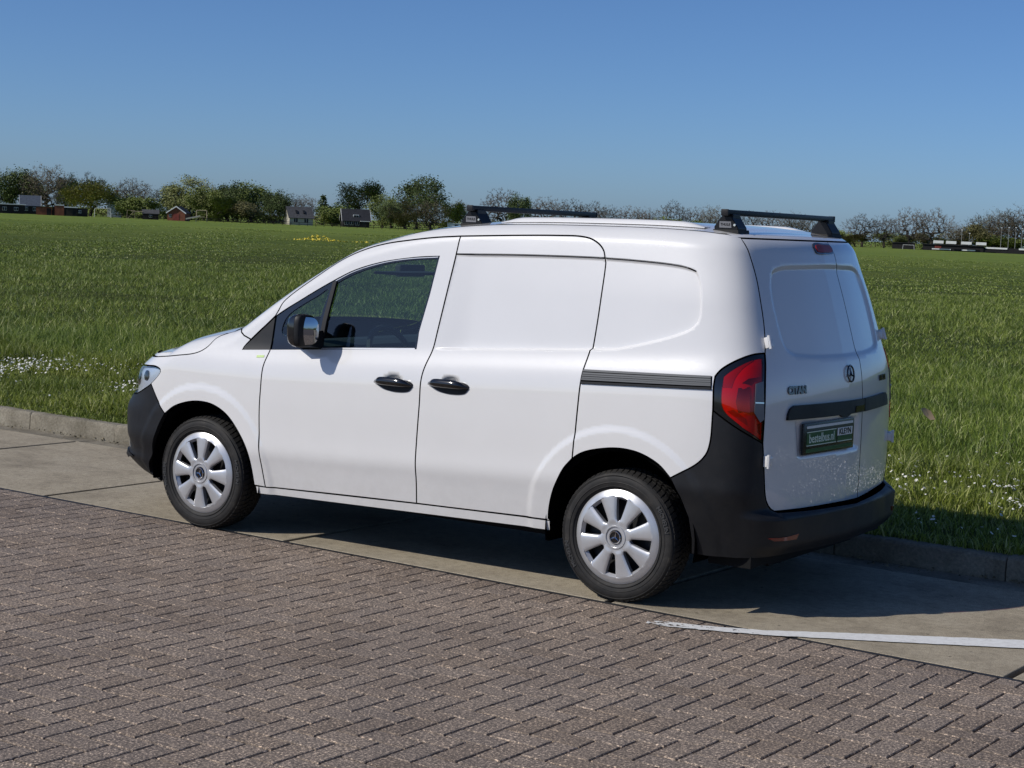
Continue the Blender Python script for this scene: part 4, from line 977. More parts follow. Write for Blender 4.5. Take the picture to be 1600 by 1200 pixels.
# ---------------------------------------------------------------- wheels
def lathe(mb, prof, n, mi=0, closed=False):
    """profile of (radius, y) about the y axis"""
    vs_ = []; fs_ = []; k = len(prof)
    for i in range(n):
        t = 2*math.pi*i/n
        for r, y in prof: vs_.append((r*math.cos(t), y, r*math.sin(t)))
    for i in range(n):
        j = (i+1) % n
        for a in range(k-1): fs_.append((i*k+a, i*k+a+1, j*k+a+1, j*k+a))
    mb.add(vs_, fs_, mi)
RT = 0.322
def wheel_parts():
    """meshes of one wheel about its hub, outer face towards -y, hub plane y = 0"""
    parts = {}
    mb = MB(); lathe(mb, [(.225,-.078),(.232,-.090),(.238,-.094),(.250,-.098),(.270,-.101),(.288,-.099),(.302,-.092),(.311,-.082),(.315,-.070),(.316,-.03),(.316,.03),(.315,.070),(.311,.082),(.302,.092),(.270,.101),(.238,.094),(.225,.078)], 96)
    # raised ribs on the sidewall
    for r in (.243, .262, .296): lathe(mb, [(r, -.0965-.004*(r > .25)), (r+.002, -.1015-.001*(r > .25)), (r+.005, -.097-.004*(r > .25))], 96)
    # tread blocks, swept
    nb = 64
    for row, (y0, y1, sk) in enumerate(((-.086, -.052, .35), (-.047, -.018, .5), (-.013, .013, 0), (.018, .047, -.5), (.052, .086, -.35))):
        for k in range(nb):
            t0 = 2*math.pi*(k+.12+.35*(row % 2))/nb; t1 = t0+2*math.pi*.72/nb; v = []
            for (t, y) in ((t0, y0), (t1, y0), (t1, y1), (t0, y1)):
                tt = t+(sk*(y-y0)/.036)*2*math.pi/nb; ed = abs(y) > .08
                for r in (.309, RT-(.010 if ed else 0.0)): v.append((r*math.cos(tt), y, r*math.sin(tt)))
            mb.add(v, [(1, 3, 5, 7), (0, 2, 3, 1), (2, 4, 5, 3), (4, 6, 7, 5), (6, 0, 1, 7)])
    parts['tyre'] = (mb, 'rubber', 35)
    mb = MB(); lathe(mb, [(.228,-.088),(.222,-.080),(.205,-.060),(.195,0),(.195,.06),(.225,.078)], 64); lathe(mb, [(.0,-.028),(.10,-.028),(.185,-.035),(.196,-.02)], 48)
    for k in range(5):
        t = 2*math.pi*k/5; q = Vector((.054*math.cos(t), -.03, .054*math.sin(t))); mb.tube([q, q+Vector((0, -.018, 0))], .011, 6)
    parts['wheel'] = (mb, 'dark_metal', 35)
    # wheel cover: eight petals with eight windows between them
    ro, ri = .229, .072
    def zc(r): return -.098-.010*math.cos(min(1, r/ro)*1.45)+.012*max(0, (r-.19)/.04)**2
    n8 = 8; vs2 = []; NS = 160
    radii = [.052, .060, .070, .078, .088, .100, .115, .130, .145, .158, .170, .180, .187, .192, .1955, .1965, .204, .214, .222, .228, .229]
    hole_in, hole_out = .078, .196
    def half_ang(r):     # half opening of the window at radius r (radians)
        if r < hole_in or r > hole_out: return 0
        t = (r-hole_in)/(hole_out-hole_in); w = .0075+.0210*min(1, t*1.15)**.8
        w *= min(1, math.sqrt(max(0, (r-hole_in)/.010))) if r < hole_in+.010 else 1
        return w/r
    mb = MB(); sectors = []
    for k in range(n8):
        c0 = 2*math.pi*(k+.5)/n8; rows = []
        for r in radii:
            ha = half_ang(r); a0 = c0-math.pi/n8+ha; a1 = c0+math.pi/n8-ha
            rows.append([(r, a0+(a1-a0)*j/10, j) for j in range(11)])
        v = []; f = []
        for r, row in zip(radii, rows):
            for (rr, t, j) in row:
                cup = .0035*(1-((j-5)/5)**2)*(1 if .075 < r < .2 else .2)
                v.append((rr*math.cos(t), zc(rr)-cup+(.004 if (j in (0, 10) and half_ang(r) > 0) else 0), rr*math.sin(t)))
        for i in range(len(radii)-1):
            for j in range(10): f.append((i*11+j, i*11+j+1, (i+1)*11+j+1, (i+1)*11+j))
        o0 = len(v)
        # folded edges into the window
        for i, r in enumerate(radii):
            for j in (0, 10):
                x, y, z = v[i*11+j]; v.append((x, y+.022, z))
        for i in range(len(radii)-1):
            if half_ang(radii[i]) > 0 or half_ang(radii[i+1]) > 0:
                f.append((i*11, (i+1)*11, o0+(i+1)*2, o0+i*2)); f.append((i*11+10, o0+i*2+1, o0+(i+1)*2+1, (i+1)*11+10))
        mb.add(v, f)
        # outer lip of the window, bright step
        cw_ = 2*math.pi*k/n8; ha = .0285/.196
        v = []; f = []
        for j in range(5):
            t = cw_-ha+2*ha*j/4
            for r, y in ((.197, zc(.197)), (.183, zc(.19)+.018)): v.append((r*math.cos(t), y, r*math.sin(t)))
        for j in range(4): f.append((j*2, j*2+1, j*2+3, j*2+2))
        mb.add(v, f)
    lathe(mb, [(.229, zc(.229)), (.231, zc(.229)+.006), (.229, zc(.229)+.016)], 80)
    lathe(mb, [(.058, zc(.06)-.001), (.056, zc(.06)-.004), (.051, zc(.06)-.004), (.049, zc(.05)+.002), (.036, zc(.04)+.002)], 48)
    parts['wheel_cover'] = (mb, 'silver_paint', 40)
    mb = MB(); lathe(mb, [(.0, zc(0)-.001), (.034, zc(0)-.001), (.037, zc(0)+.004)], 40); parts['hub_cap'] = (mb, 'gloss_black', 40)
    mb = MB(); y = zc(0)-.004
    ring = [(.029*math.cos(t), y, .029*math.sin(t)) for t in np.linspace(0, 2*math.pi, 29)]; mb.tube(ring, .0028, 6, cap=False)
    for k in range(3):
        t = math.pi/2+k*2*math.pi/3; d = Vector((math.cos(t), 0, math.sin(t))); e = Vector((-math.sin(t), 0, math.cos(t)))
        mb.add([d*.029+Vector((0, y, 0)), e*.007-d*.003+Vector((0, y, 0)), -e*.007-d*.003+Vector((0, y, 0)), Vector((0, y-.005, 0))], [(0, 1, 3), (0, 3, 2), (0, 2, 1)])
    parts['star_emblem'] = (mb, 'chrome', 30)
    # sidewall lettering and moulded hatch
    mb = MB()
    def arc_text(body, size, r, t_mid, flip=False):
        vs_, fs_ = text_mesh(body, size, .0008, .0005)
        mb.add([((r+v.y)*math.cos(t_mid-v.x/r), -.1035-v.z, (r+v.y)*math.sin(t_mid-v.x/r)) for v in vs_], fs_)
    for tm in (.55, .55+math.pi): arc_text('MICHELIN', .030, .279, tm)
    parts['lettering'] = (mb, 'rubber_print', None)
    return parts
WP = wheel_parts()
def build_wheel(hub, spin, steer, sd):
    R_ = Matrix.Rotation(steer, 4, 'Z') @ (Matrix.Identity(4) if sd == 'L' else Matrix.Rotation(math.pi, 4, 'Z')) @ Matrix.Rotation(spin, 4, 'Y')
    root = None
    for nm in ('wheel', 'tyre', 'wheel_cover', 'hub_cap', 'star_emblem', 'lettering'):
        mb0, mt, sh = WP[nm]
        if nm not in WME:
            ob = mb0.build(nm, mt, None, smooth=sh is not None, sharp=sh); WME[nm] = ob.data; bpy.data.objects.remove(ob)
        o = bpy.data.objects.new(nm, WME[nm]); col.objects.link(o)
        if nm == 'lettering': tag(o, kind='stuff')
        if root is None:
            root = o; o.parent = VAN; o.location = Vector(hub)-VAN.location; o.rotation_euler = R_.to_euler()
        else: o.parent = root
    return root
WME = {}
HUBZ = 0.316
for hub, spin, steer, sd in (((-2.716, .137, HUBZ), .42, .0, 'L'), ((0, .137, HUBZ), .12, 0, 'L'), ((-2.716, 1.723, HUBZ), 1.1, .0, 'R'), ((0, 1.723, HUBZ), .5, 0, 'R')):
    build_wheel(hub, spin, steer, sd)
# wheel housings, floor and running gear
for c, r in ((ARCH_F, .408), (ARCH_R, .414)):
    for sd in (0, 1):
        vs_ = []; fs_ = []; n = 28
        for i in range(n+1):
            t = -.32+(math.pi+.64)*i/n
            for y in (.035, .42): vs_.append((c[0]+r*math.cos(t), y if not sd else 2*YC-y, max(.245, c[1]+r*math.sin(t))))
        for i in range(n): fs_.append((2*i, 2*i+1, 2*i+3, 2*i+2))
        fs_.append(tuple(2*i+1 for i in range(n+1)))
        mb = MB(); mb.add(vs_, fs_); mb.build('wheel_housing', 'gap_black', VAN)
mb = MB(); mb.box((-3.35, .43, .21), (.62, 1.43, .30)); mb.box((-2.24, .16, .25), (-.44, .44, .31)); mb.box((-2.24, 1.42, .25), (-.44, 1.70, .31)); mb.box((.44, .15, .24), (.66, 1.71, .34)); mb.box((-3.42, .3, .24), (-3.12, 1.56, .34))
mb.tube([(-2.716, .2, .30), (-2.716, 1.66, .30)], .04, 8); mb.tube([(0, .2, .30), (0, 1.66, .30)], .05, 8)
mb.build('underbody', 'matte_black', VAN)
# ---------------------------------------------------------------- cab interior
mb = MB()
prof = [(-2.55, .95), (-2.35, 1.085), (-2.05, 1.105), (-1.93, 1.085), (-1.88, .98), (-1.95, .75), (-2.5, .70)]
mb.prism(prof, lambda a, b: (a, .12, b), lambda a, b: (a, 1.74, b)); mb.build('dashboard', 'cabin_dark', VAN)
mb = MB(); sc_ = Vector((-1.74, .50, 1.02)); ax_ = Vector((.90, 0, .42)).normalized(); e1 = Vector((0, 1, 0)); e2 = ax_.cross(e1)
mb.tube([sc_+(e1*math.cos(t)+e2*math.sin(t))*.185 for t in np.linspace(0, 2*math.pi, 33)], .016, 8, cap=False)
for t in (0, math.pi, -math.pi/2): mb.tube([sc_-ax_*.02, sc_+(e1*math.cos(t)+e2*math.sin(t))*.18], .014, 6)
mb.tube([sc_-ax_*.03, sc_+ax_*.01], .06, 14); mb.tube([sc_-ax_*.03, sc_-ax_*.2], .035, 8); mb.build('steering_wheel', 'cabin_dark', VAN, smooth=True, sharp=40)
for yc in (.50, 1.36):
    mb = MB(); mb.box((-1.60, yc-.25, .45), (-1.05, yc+.25, .66), bev=.05)
    q = MB(); q.box((-.10, yc-.24, .60), (.05, yc+.24, 1.24), bev=.05); mb.add([Vector((v.x-1.04+(v.z-.6)*.22, v.y, v.z)) for v in q.v], q.f)
    ST = mb.build('seat', 'cabin_dark', VAN, smooth=True, sharp=50)
    q = MB(); q.box((-.90, yc-.13, 1.30), (-.80, yc+.13, 1.50), bev=.04); q.tube([(-.86, yc-.05, 1.2), (-.85, yc-.05, 1.33)], .008, 6); q.tube([(-.86, yc+.05, 1.2), (-.85, yc+.05, 1.33)], .008, 6); q.build('headrest', 'cabin_dark', ST, smooth=True, sharp=50)
mb = MB(); mb.box((-.74, .17, .35), (-.71, 1.69, 1.14)); mb.box((-.74, .30, 1.14), (-.71, 1.56, 1.70)); mb.build('bulkhead', 'cabin_light', VAN)
for sd in (0, 1):
    mb = MB(); prof = [(-2.18, .40), (-2.18, 1.02), (-1.86, 1.07), (-1.28, 1.10), (-1.24, .40)]
    yy = (lambda y: y) if not sd else (lambda y: 2*YC-y)
    mb.prism(prof, lambda a, b: (a, yy(.075), b), lambda a, b: (a, yy(.105), b)); mb.build('door_trim', 'cabin_dark', VAN)
mb = MB(); mb.box((-1.72, .28, 1.49), (-1.56, .75, 1.505), bev=.005); mb.build('sun_visor', 'cabin_dark', VAN)
mb = MB(); mb.box((-2.02, .86, 1.46), (-1.98, 1.10, 1.53), bev=.01); mb.build('rear_view_mirror', 'cabin_dark', VAN)
mb = MB(); mb.box((-1.45, .62, 1.06), (-1.41, .80, 1.17), bev=.006); mb.tube([(-1.43, .71, 1.06), (-1.5, .71, .62)], .02, 8); mb.build('armrest', 'cabin_dark', VAN)

# ---------------------------------------------------------------- roof bars, two separate things
def roof_bar(x, zb, label):
    root = empty('roof_bar', (x, .93, zb)); tag(root, label, 'roof bar', 'load bars clamped across the van roof')
    mb = MB(); mb.box((x-.017, .305, zb+.072), (x+.017, 1.555, zb+.100), bev=.005); BAR = mb.build('crossbar', 'bar_black', root, smooth=True, sharp=40)
    for y in (.297, 1.563):
        mb = MB(); mb.box((x-.019, min(y, y+.012 if y < 1 else y-.012), zb+.070), (x+.019, max(y, y+.012 if y < 1 else y-.012), zb+.102), bev=.004); mb.build('end_cap', 'black_plastic', BAR, smooth=True, sharp=40)
    for sd in (0, 1):
        f = (lambda y: y) if not sd else (lambda y: 2*YC-y)
        prof = [(-.060, 0), (-.064, .022), (-.036, .060), (-.024, .074), (.024, .074), (.036, .056), (.064, .018), (.062, 0)]
        mb = MB(); mb.prism(prof, lambda a, b: (x+a, f(.322), zb+b-.004), lambda a, b: (x+a*.94, f(.425), zb+b-.004))
        mb.box((x-.030, f(.330) if not sd else f(.410), zb+.05), (x+.030, f(.410) if not sd else f(.330), zb+.08))
        FT = mb.build('foot', 'bar_black', root)
        bm = bmesh.new(); bm.from_mesh(FT.data); bmesh.ops.bevel(bm, geom=bm.edges[:], offset=.003, segments=1, affect='EDGES'); bm.to_mesh(FT.data); bm.free()
        mb = MB(); mb.prism([(-.068, -.014), (.070, -.014), (.066, .006), (-.064, .006)], lambda a, b: (x+a, f(.316), zb+b), lambda a, b: (x+a, f(.435), zb+b)); mb.build('foot_pad', 'rubber', FT)
        mb = MB(); mb.prism([(-.034, .014), (.030, .014), (.026, .044), (-.034, .044)], lambda a, b: (x+a, f(.3190), zb+b), lambda a, b: (x+a, f(.3235), zb+b)); CV = mb.build('foot_cover', 'grey_cover', FT)
        mb = MB(); mb.tube([(x+.046, f(.317), zb+.028), (x+.046, f(.3235), zb+.028)], .006, 8); mb.build('lock', 'chrome', FT)
        vs_, fs_ = text_mesh('THULE', .017, .0004, .0003); mb = MB(); s_ = 1 if not sd else -1
        mb.add([(x-.003+v.x*s_, f(.3184), zb+.029+v.y) for v in vs_], fs_); tag(mb.build('lettering', 'plate_white', CV), kind='stuff')
    return root
roof_bar(-1.118, 1.776, 'black roof bar with clamp feet above the front door pillar')
roof_bar(.354, 1.800, 'black roof bar with clamp feet above the rear doors')
TREES = [
  (-436.4, 366.3, 13.87, 13.14, 'leaf_dark', 'dark leafy tree at the far left edge above the low shed'),
  (-438.2, 377.6, 10.3, 6.45, 'leaf_mid', 'small green tree between the two tall trees at far left'),
  (-422.0, 369.5, 15.29, 13.36, 'bare_dense', 'tall brownish twiggy tree above the brick sheds at far left'),
  (-444.3, 397.2, 13.22, 6.2, 'leaf_dark', 'narrow dark tree just right of the brownish twiggy tree'),
  (-445.4, 408.9, 14.41, 10.34, 'bare', 'bare dark crowned tree rising behind the yellow green willow'),
  (-404.4, 370.7, 11.11, 12.66, 'willow', 'yellow green willow behind the white goal frame'),
  (-410.6, 394.8, 12.44, 12.29, 'bare_dense', 'round bare dark tree right of the white gabled house'),
  (-393.3, 374.8, 6.85, 7.69, 'bush', 'green bush at the foot of the round bare tree'),
  (-386.1, 374.7, 6.43, 8.82, 'bush', 'green bush left of the brick barn'),
  (-409.1, 408.7, 11.36, 9.47, 'leaf_mid', 'green tree left of the pale leafing tree behind the brick barn'),
  (-398.4, 406.9, 14.06, 12.72, 'leaf_light', 'pale leafing tree behind the brick barn'),
  (-385.1, 400.4, 10.7, 8.69, 'leaf_mid', 'bushy green tree right of the brick barn'),
  (-402.9, 422.1, 12.26, 8.68, 'olive', 'olive brown tree just right of the pale leafing tree'),
  (-388.9, 416.0, 12.73, 9.75, 'leaf_dark', 'dark green tree between the olive tree and the grey roofed house'),
  (-376.4, 399.0, 7.77, 8.99, 'bush', 'low green bush behind the timber climbing frame'),
  (-386.0, 423.4, 12.89, 11.09, 'leaf_mid', 'broad green tree left of the grey roofed house'),
  (-370.5, 404.3, 6.49, 9.39, 'bush_yellow', 'low yellowish bush in front of the broad green tree'),
  (-368.9, 415.2, 10.42, 8.27, 'leaf_dark', 'dark green tree touching the grey roofed house on its left'),
  (-397.2, 455.5, 10.41, 9.89, 'bare', 'bare tree rising behind the grey roofed house'),
  (-395.2, 461.9, 10.25, 7.69, 'bare', 'thin bare tree right behind the grey roof ridge'),
  (-382.9, 456.2, 10.13, 5.32, 'conifer', 'dark pointed conifer between the two houses'),
  (-357.9, 431.5, 7.14, 9.6, 'bush', 'rounded green bush left of the dark roofed house'),
  (-373.1, 464.3, 15.77, 12.41, 'leaf_open', 'tall open crowned tree behind the dark roofed house'),
  (-350.8, 448.5, 10.87, 7.21, 'leaf_mid', 'slender green tree right of the dark roofed house'),
  (-344.2, 444.7, 9.02, 7.12, 'leaf_dark', 'dark green bushy tree beside the slender green tree'),
  (-357.5, 476.4, 17.95, 13.74, 'leaf_open', 'large round crowned tree, tallest above the van windscreen'),
  (-336.6, 441.7, 9.53, 9.51, 'olive', 'olive leafing tree below the large round crowned tree'),
  (-330.0, 446.6, 9.89, 10.75, 'bare_dense', 'brownish twiggy tree right of the olive leafing tree'),
  (-332.9, 461.8, 9.5, 7.63, 'bush', 'green bushy tree left of the front roof bar'),
  (-361.3, 506.1, 11.14, 7.4, 'bare', 'small bare tree just left of the front roof bar'),
  (-339.0, 500.2, 15.36, 12.14, 'bare', 'broad bare tree rising above the left half of the front roof bar'),
  (-328.8, 496.5, 13.46, 6.65, 'leaf_dark', 'ivy green tree in the middle above the front roof bar'),
  (-328.2, 511.6, 13.15, 12.66, 'bare', 'wide bare tree above the right half of the front roof bar'),
  (-324.2, 522.3, 12.97, 10.52, 'bare', 'bare tree above the far end of the front roof bar'),
  (-317.6, 526.3, 12.38, 10.52, 'bare', 'bare tree just right of the front roof bar'),
  (-317.9, 538.4, 11.4, 7.9, 'bare', 'small bare tree above the van roof, second right of the front bar'),
  (-310.9, 542.5, 11.52, 10.69, 'bare', 'bare tree above the middle of the van roof'),
  (-308.9, 551.7, 10.94, 7.99, 'bare_dense', 'dense twiggy tree left of the tallest tree above the van roof'),
  (-297.6, 549.9, 14.03, 9.3, 'bare', 'tallest bare tree above the van roof between the bars'),
  (-294.2, 559.6, 12.13, 7.99, 'bare', 'bare tree right of the tallest tree between the bars'),
  (-285.2, 556.4, 12.77, 8.37, 'bare_dense', 'twiggy tree directly behind the rear bar foot'),
  (-295.2, 527.2, 7.45, 13.49, 'bush', 'dark bush low behind the van roof'),
  (-284.6, 537.0, 7.17, 11.3, 'bush', 'low dark bush behind the van roof near the rear bar'),
  (-280.6, 574.4, 11.63, 10.46, 'bare', 'bare tree under the left part of the rear roof bar'),
  (-272.8, 578.1, 12.0, 10.93, 'bare', 'bare tree under the middle of the rear roof bar'),
  (-268.5, 589.8, 11.79, 9.63, 'bare_dense', 'twiggy tree under the right part of the rear roof bar'),
  (-267.4, 599.9, 10.92, 8.79, 'bare', 'small bare tree near the right foot of the rear bar'),
  (-268.9, 637.4, 6.81, 7.71, 'bush', 'low bush just right of the rear bar'),
  (-262.3, 640.2, 13.04, 12.33, 'bare', 'bare tree leaning over the field right of the van'),
  (-255.8, 646.6, 12.94, 9.81, 'bare', 'bare round tree second right of the van'),
  (-259.0, 626.4, 4.93, 9.06, 'bush_yellow', 'low pale bush under the leaning bare tree'),
  (-248.8, 655.0, 16.31, 11.96, 'bare', 'tall bare tree left of the four white boards'),
  (-240.5, 658.1, 16.45, 13.0, 'bare', 'tall bare tree behind the first white boards'),
  (-256.6, 661.3, 6.77, 11.59, 'bush', 'green bush under the bare trees beside the dugout'),
  (-248.4, 668.2, 6.71, 10.58, 'bush_yellow', 'pale green bush behind the dugout'),
  (-243.8, 694.1, 11.53, 9.28, 'bare_dense', 'small rounded tree behind the four white boards'),
  (-236.6, 696.6, 11.06, 10.92, 'bush_yellow', 'pale bushy tree left of the floodlight masts'),
  (-236.3, 705.9, 15.72, 14.36, 'bare_dense', 'bare tree left of the floodlight masts'),
  (-228.6, 704.8, 17.63, 13.74, 'bare_dense', 'bare tree behind the leftmost floodlight masts'),
  (-220.2, 702.0, 18.94, 15.28, 'bare_dense', 'bare tree behind the right floodlight masts'),
  (-246.7, 693.0, 5.11, 15.28, 'bush', 'low bush behind the white boards on the right'),
  (-225.0, 700.4, 6.7, 16.38, 'bush', 'low bush behind the right end of the stand'),
]

# ================================================================== TREES
def leaf_mat(name, c0, c1, c2):
    m = mat(name, c1, 0.6, spec=0.25); n, l, b = nodes(m); g = n.new('ShaderNodeNewGeometry')
    setc(m, ramp(m, g.outputs['Random Per Island'], [(0.0, c0), (0.5, c1), (1.0, c2)])); return m
leaf_mat('leaf_dark', (.052, .074, .022), (.082, .112, .034), (.125, .158, .050))
leaf_mat('leaf_mid', (.095, .122, .026), (.145, .180, .040), (.200, .232, .062))
leaf_mat('leaf_light', (.135, .155, .046), (.190, .208, .066), (.245, .255, .096))
leaf_mat('leaf_yellow', (.170, .172, .028), (.235, .228, .042), (.290, .270, .062))
leaf_mat('leaf_olive', (.105, .104, .042), (.155, .145, .058), (.205, .182, .078))
leaf_mat('twig', (.085, .068, .050), (.125, .102, .076), (.175, .145, .110))
m = mat('bark', (.06, .052, .042), 0.9, spec=0.1); f = noise(m, 12, 4, stretch=(3, 3, .6)); setc(m, ramp(m, f, [(.3, (.035, .030, .025)), (.7, (.095, .082, .066))]))
def skeleton(rng, n, cz, rx, rz, trunk_h, hollow=.35, lump=0):
    """branching by joining random crown points to the nearest part of the growing tree; unit height"""
    P = [np.array([0, 0, 0.]), np.array([rng.gauss(0, .01), rng.gauss(0, .01), trunk_h*.5]), np.array([rng.gauss(0, .015), rng.gauss(0, .015), trunk_h])]; par = [-1, 0, 1]
    blobs = []
    for _ in range(lump): 
        d = Vector((rng.gauss(0, 1), rng.gauss(0, 1), rng.gauss(0, .9))).normalized()*rng.uniform(.45, .82); blobs.append((d, rng.uniform(.26, .42)))
    T = []
    while len(T) < n:
        d = Vector((rng.gauss(0, 1), rng.gauss(0, 1), rng.gauss(0, 1))).normalized()
        if lump:
            c, r = blobs[rng.randrange(lump)]; q = c+d*r*rng.random()**.4
        else: q = d*(hollow+(1-hollow)*rng.random()**.6)*(1+.13*math.sin(3.1*d.x+5*d.y+2*d.z))
        z = cz+q.z*rz
        if z < .05: continue
        T.append(np.array([q.x*rx, q.y*rx, z]))
    top = P[2]; T.sort(key=lambda q: np.linalg.norm(q-top))
    A = np.zeros((n*3+8, 3)); m = 3; A[:3] = P
    for q in T:
        d = np.linalg.norm(A[:m]-q, axis=1)+.22*np.maximum(0, A[:m, 2]-q[2]); d[:2] += .3 if trunk_h > .1 else 0; k = int(np.argmin(d)); base_ = A[k]; v = q-base_; L = np.linalg.norm(v)
        if L > .05:
            mid = base_+v*.55+np.array([rng.gauss(0, .08), rng.gauss(0, .08), rng.uniform(-.02, .10)])*L; A[m] = mid; par.append(k); k = m; m += 1
        A[m] = q; par.append(k); m += 1
    load = np.ones(m)
    for i in range(m-1, 0, -1): load[par[i]] += load[i]
    return A[:m], par, load, T
def tree_meshes(kind, leafmat, seed, nleaf=0, lsize=.03):
    rng = random.Random(seed)
    n, cz, rx, rz, th, hol, lump = dict(bare=(620, .60, .46, .40, .22, .30, 0), bare_dense=(760, .56, .46, .44, .14, .15, 0), leaf=(360, .52, .40, .45, .10, .2, 20), leaf_open=(300, .56, .40, .40, .18, .2, 14), willow=(320, .55, .42, .38, .14, .2, 10), bush=(240, .46, .42, .46, .04, .1, 9), conifer=(10, .5, .1, .4, .9, .2, 0))[kind]
    if kind == 'conifer':
        A = np.array([[0, 0, 0], [0, 0, .5], [0, 0, 1.]]); par = [-1, 0, 1]; load = np.array([400., 200, 5]); T = []
        for i in range(320): z = rng.uniform(.06, .98); rr = (.26*(1-z)+.015)*math.sqrt(rng.random()); t = rng.uniform(0, 6.28); T.append(np.array([rr*math.cos(t), rr*math.sin(t), z]))
    else: A, par, load, T = skeleton(rng, n, cz, rx, rz, th, hol, lump)
    tr = ([], []); tw = ([], []); rad = np.clip(.0011*np.sqrt(load)*1.05, .0016, .03)
    for i in range(1, len(A)):
        p, q = Vector(A[par[i]]), Vector(A[i]); r1 = rad[i]; r0 = min(rad[par[i]], r1*1.6); tgt = tr if load[i] > 22 else tw; k_ = 5 if tgt is tr else 3
        d = q-p
        if d.length < 1e-6: continue
        d.normalize(); a = d.orthogonal().normalized(); b = d.cross(a); o = len(tgt[0])
        for c, r in ((p, r0), (q, r1)):
            for k in range(k_): t = 2*math.pi*k/k_; tgt[0].append(c+(a*math.cos(t)+b*math.sin(t))*r)
        for k in range(k_): tgt[1].append((o+k, o+(k+1) % k_, o+k_+(k+1) % k_, o+k_+k))
    if kind.startswith('bare'):
        c0 = Vector((0, 0, .35))
        for q in T:
            q = Vector(q); od = (q-c0).normalized()
            for j in range(6):
                dd = (od*.8+Vector((rng.gauss(0, .5), rng.gauss(0, .5), rng.gauss(.15, .4)))).normalized(); e = q+dd*rng.uniform(.03, .075)
                a = dd.orthogonal().normalized()*.0019; b = dd.cross(a.normalized())*.0019; o = len(tw[0]); tw[0].extend([q+a, q-a*.5+b, q-a*.5-b, e]); tw[1].extend([(o, o+1, o+3), (o+1, o+2, o+3), (o+2, o, o+3)])
    lv = ([], [])
    for i in range(nleaf):
        t = Vector(T[rng.randrange(len(T))]); sg = .046 if kind != 'conifer' else .016
        p = t+Vector((rng.gauss(0, sg), rng.gauss(0, sg), rng.gauss(0, sg*.9)))
        if kind == 'willow': p.z -= abs(rng.gauss(0, .10))
        p.z = max(p.z, .02)
        u = Vector((rng.gauss(0, 1), rng.gauss(0, 1), rng.gauss(0, 1))).normalized(); v = u.orthogonal().normalized(); s_ = lsize*rng.uniform(.45, 1.2)
        o = len(lv[0]); lv[0].extend([p+u*s_, p+v*s_*.6, p-u*s_*.8, p-v*s_*.55]); lv[1].append((o, o+1, o+2, o+3))
    zs = sorted([p.z for p in lv[0]]+[p.z for p in tw[0]]); xs_ = sorted([abs(p.x) for p in lv[0]+tw[0]]+[abs(p.y) for p in lv[0]+tw[0]])
    H = zs[int(len(zs)*.997)]; W = 2*xs_[int(len(xs_)*.975)]
    def mk(nm, groups):
        vs_ = []; fs_ = []; mi = []
        for gi, (gv, gf) in enumerate(groups):
            o = len(vs_); vs_ += [(p.x/W, p.y/W, p.z/H) for p in gv]; fs_ += [tuple(o+i for i in f) for f in gf]; mi += [gi]*len(gf)
        me = bpy.data.meshes.new(nm); me.from_pydata(vs_, [], fs_); me.update(); return me, mi
    tm, _ = mk('trunk', [tr]); tm.materials.append(MATS['bark'])
    cm, mi = mk('crown', [tw, lv]); cm.materials.append(MATS['twig']); cm.materials.append(MATS[leafmat]); cm.polygons.foreach_set('material_index', mi)
    return tm, cm
KINDS = dict(leaf_dark=('leaf', 'leaf_dark', 11000, .0175), leaf_mid=('leaf', 'leaf_mid', 11000, .0175), leaf_light=('leaf', 'leaf_light', 9500, .017), leaf_open=('leaf_open', 'leaf_dark', 8000, .017), willow=('willow', 'leaf_yellow', 9500, .017),
             olive=('leaf', 'leaf_olive', 7500, .016), bare=('bare', 'twig', 0, 0), bare_dense=('bare_dense', 'leaf_olive', 2600, .011), bush=('bush', 'leaf_mid', 5500, .026), bush_yellow=('bush', 'leaf_olive', 5500, .026), conifer=('conifer', 'leaf_dark', 1600, .026))
TM = {k: [tree_meshes(v[0], v[1], sd*13+len(k), v[2], v[3]) for sd in range(3 if k == 'bare' else 2)] for k, v in KINDS.items()}
FAR_Z = -1.19
for i, (x, y, h, w, k, lab) in enumerate(TREES):
    tm, cm = TM[k][i % len(TM[k])]
    bushy = k.startswith('bush')
    root = empty('shrub' if bushy else 'tree', (x, y, FAR_Z), random.uniform(0, 6.28)); tag(root, lab, 'bush' if bushy else 'tree', 'bushes along the far field edge' if bushy else 'trees along the far field edge')
    kw = 1.12 if 'bare' in k else 1.24; root.scale = (w*kw, w*kw, h)
    for nm, me in (('trunk', tm), ('crown', cm)):
        o = bpy.data.objects.new(nm, me); col.objects.link(o); o.parent = root
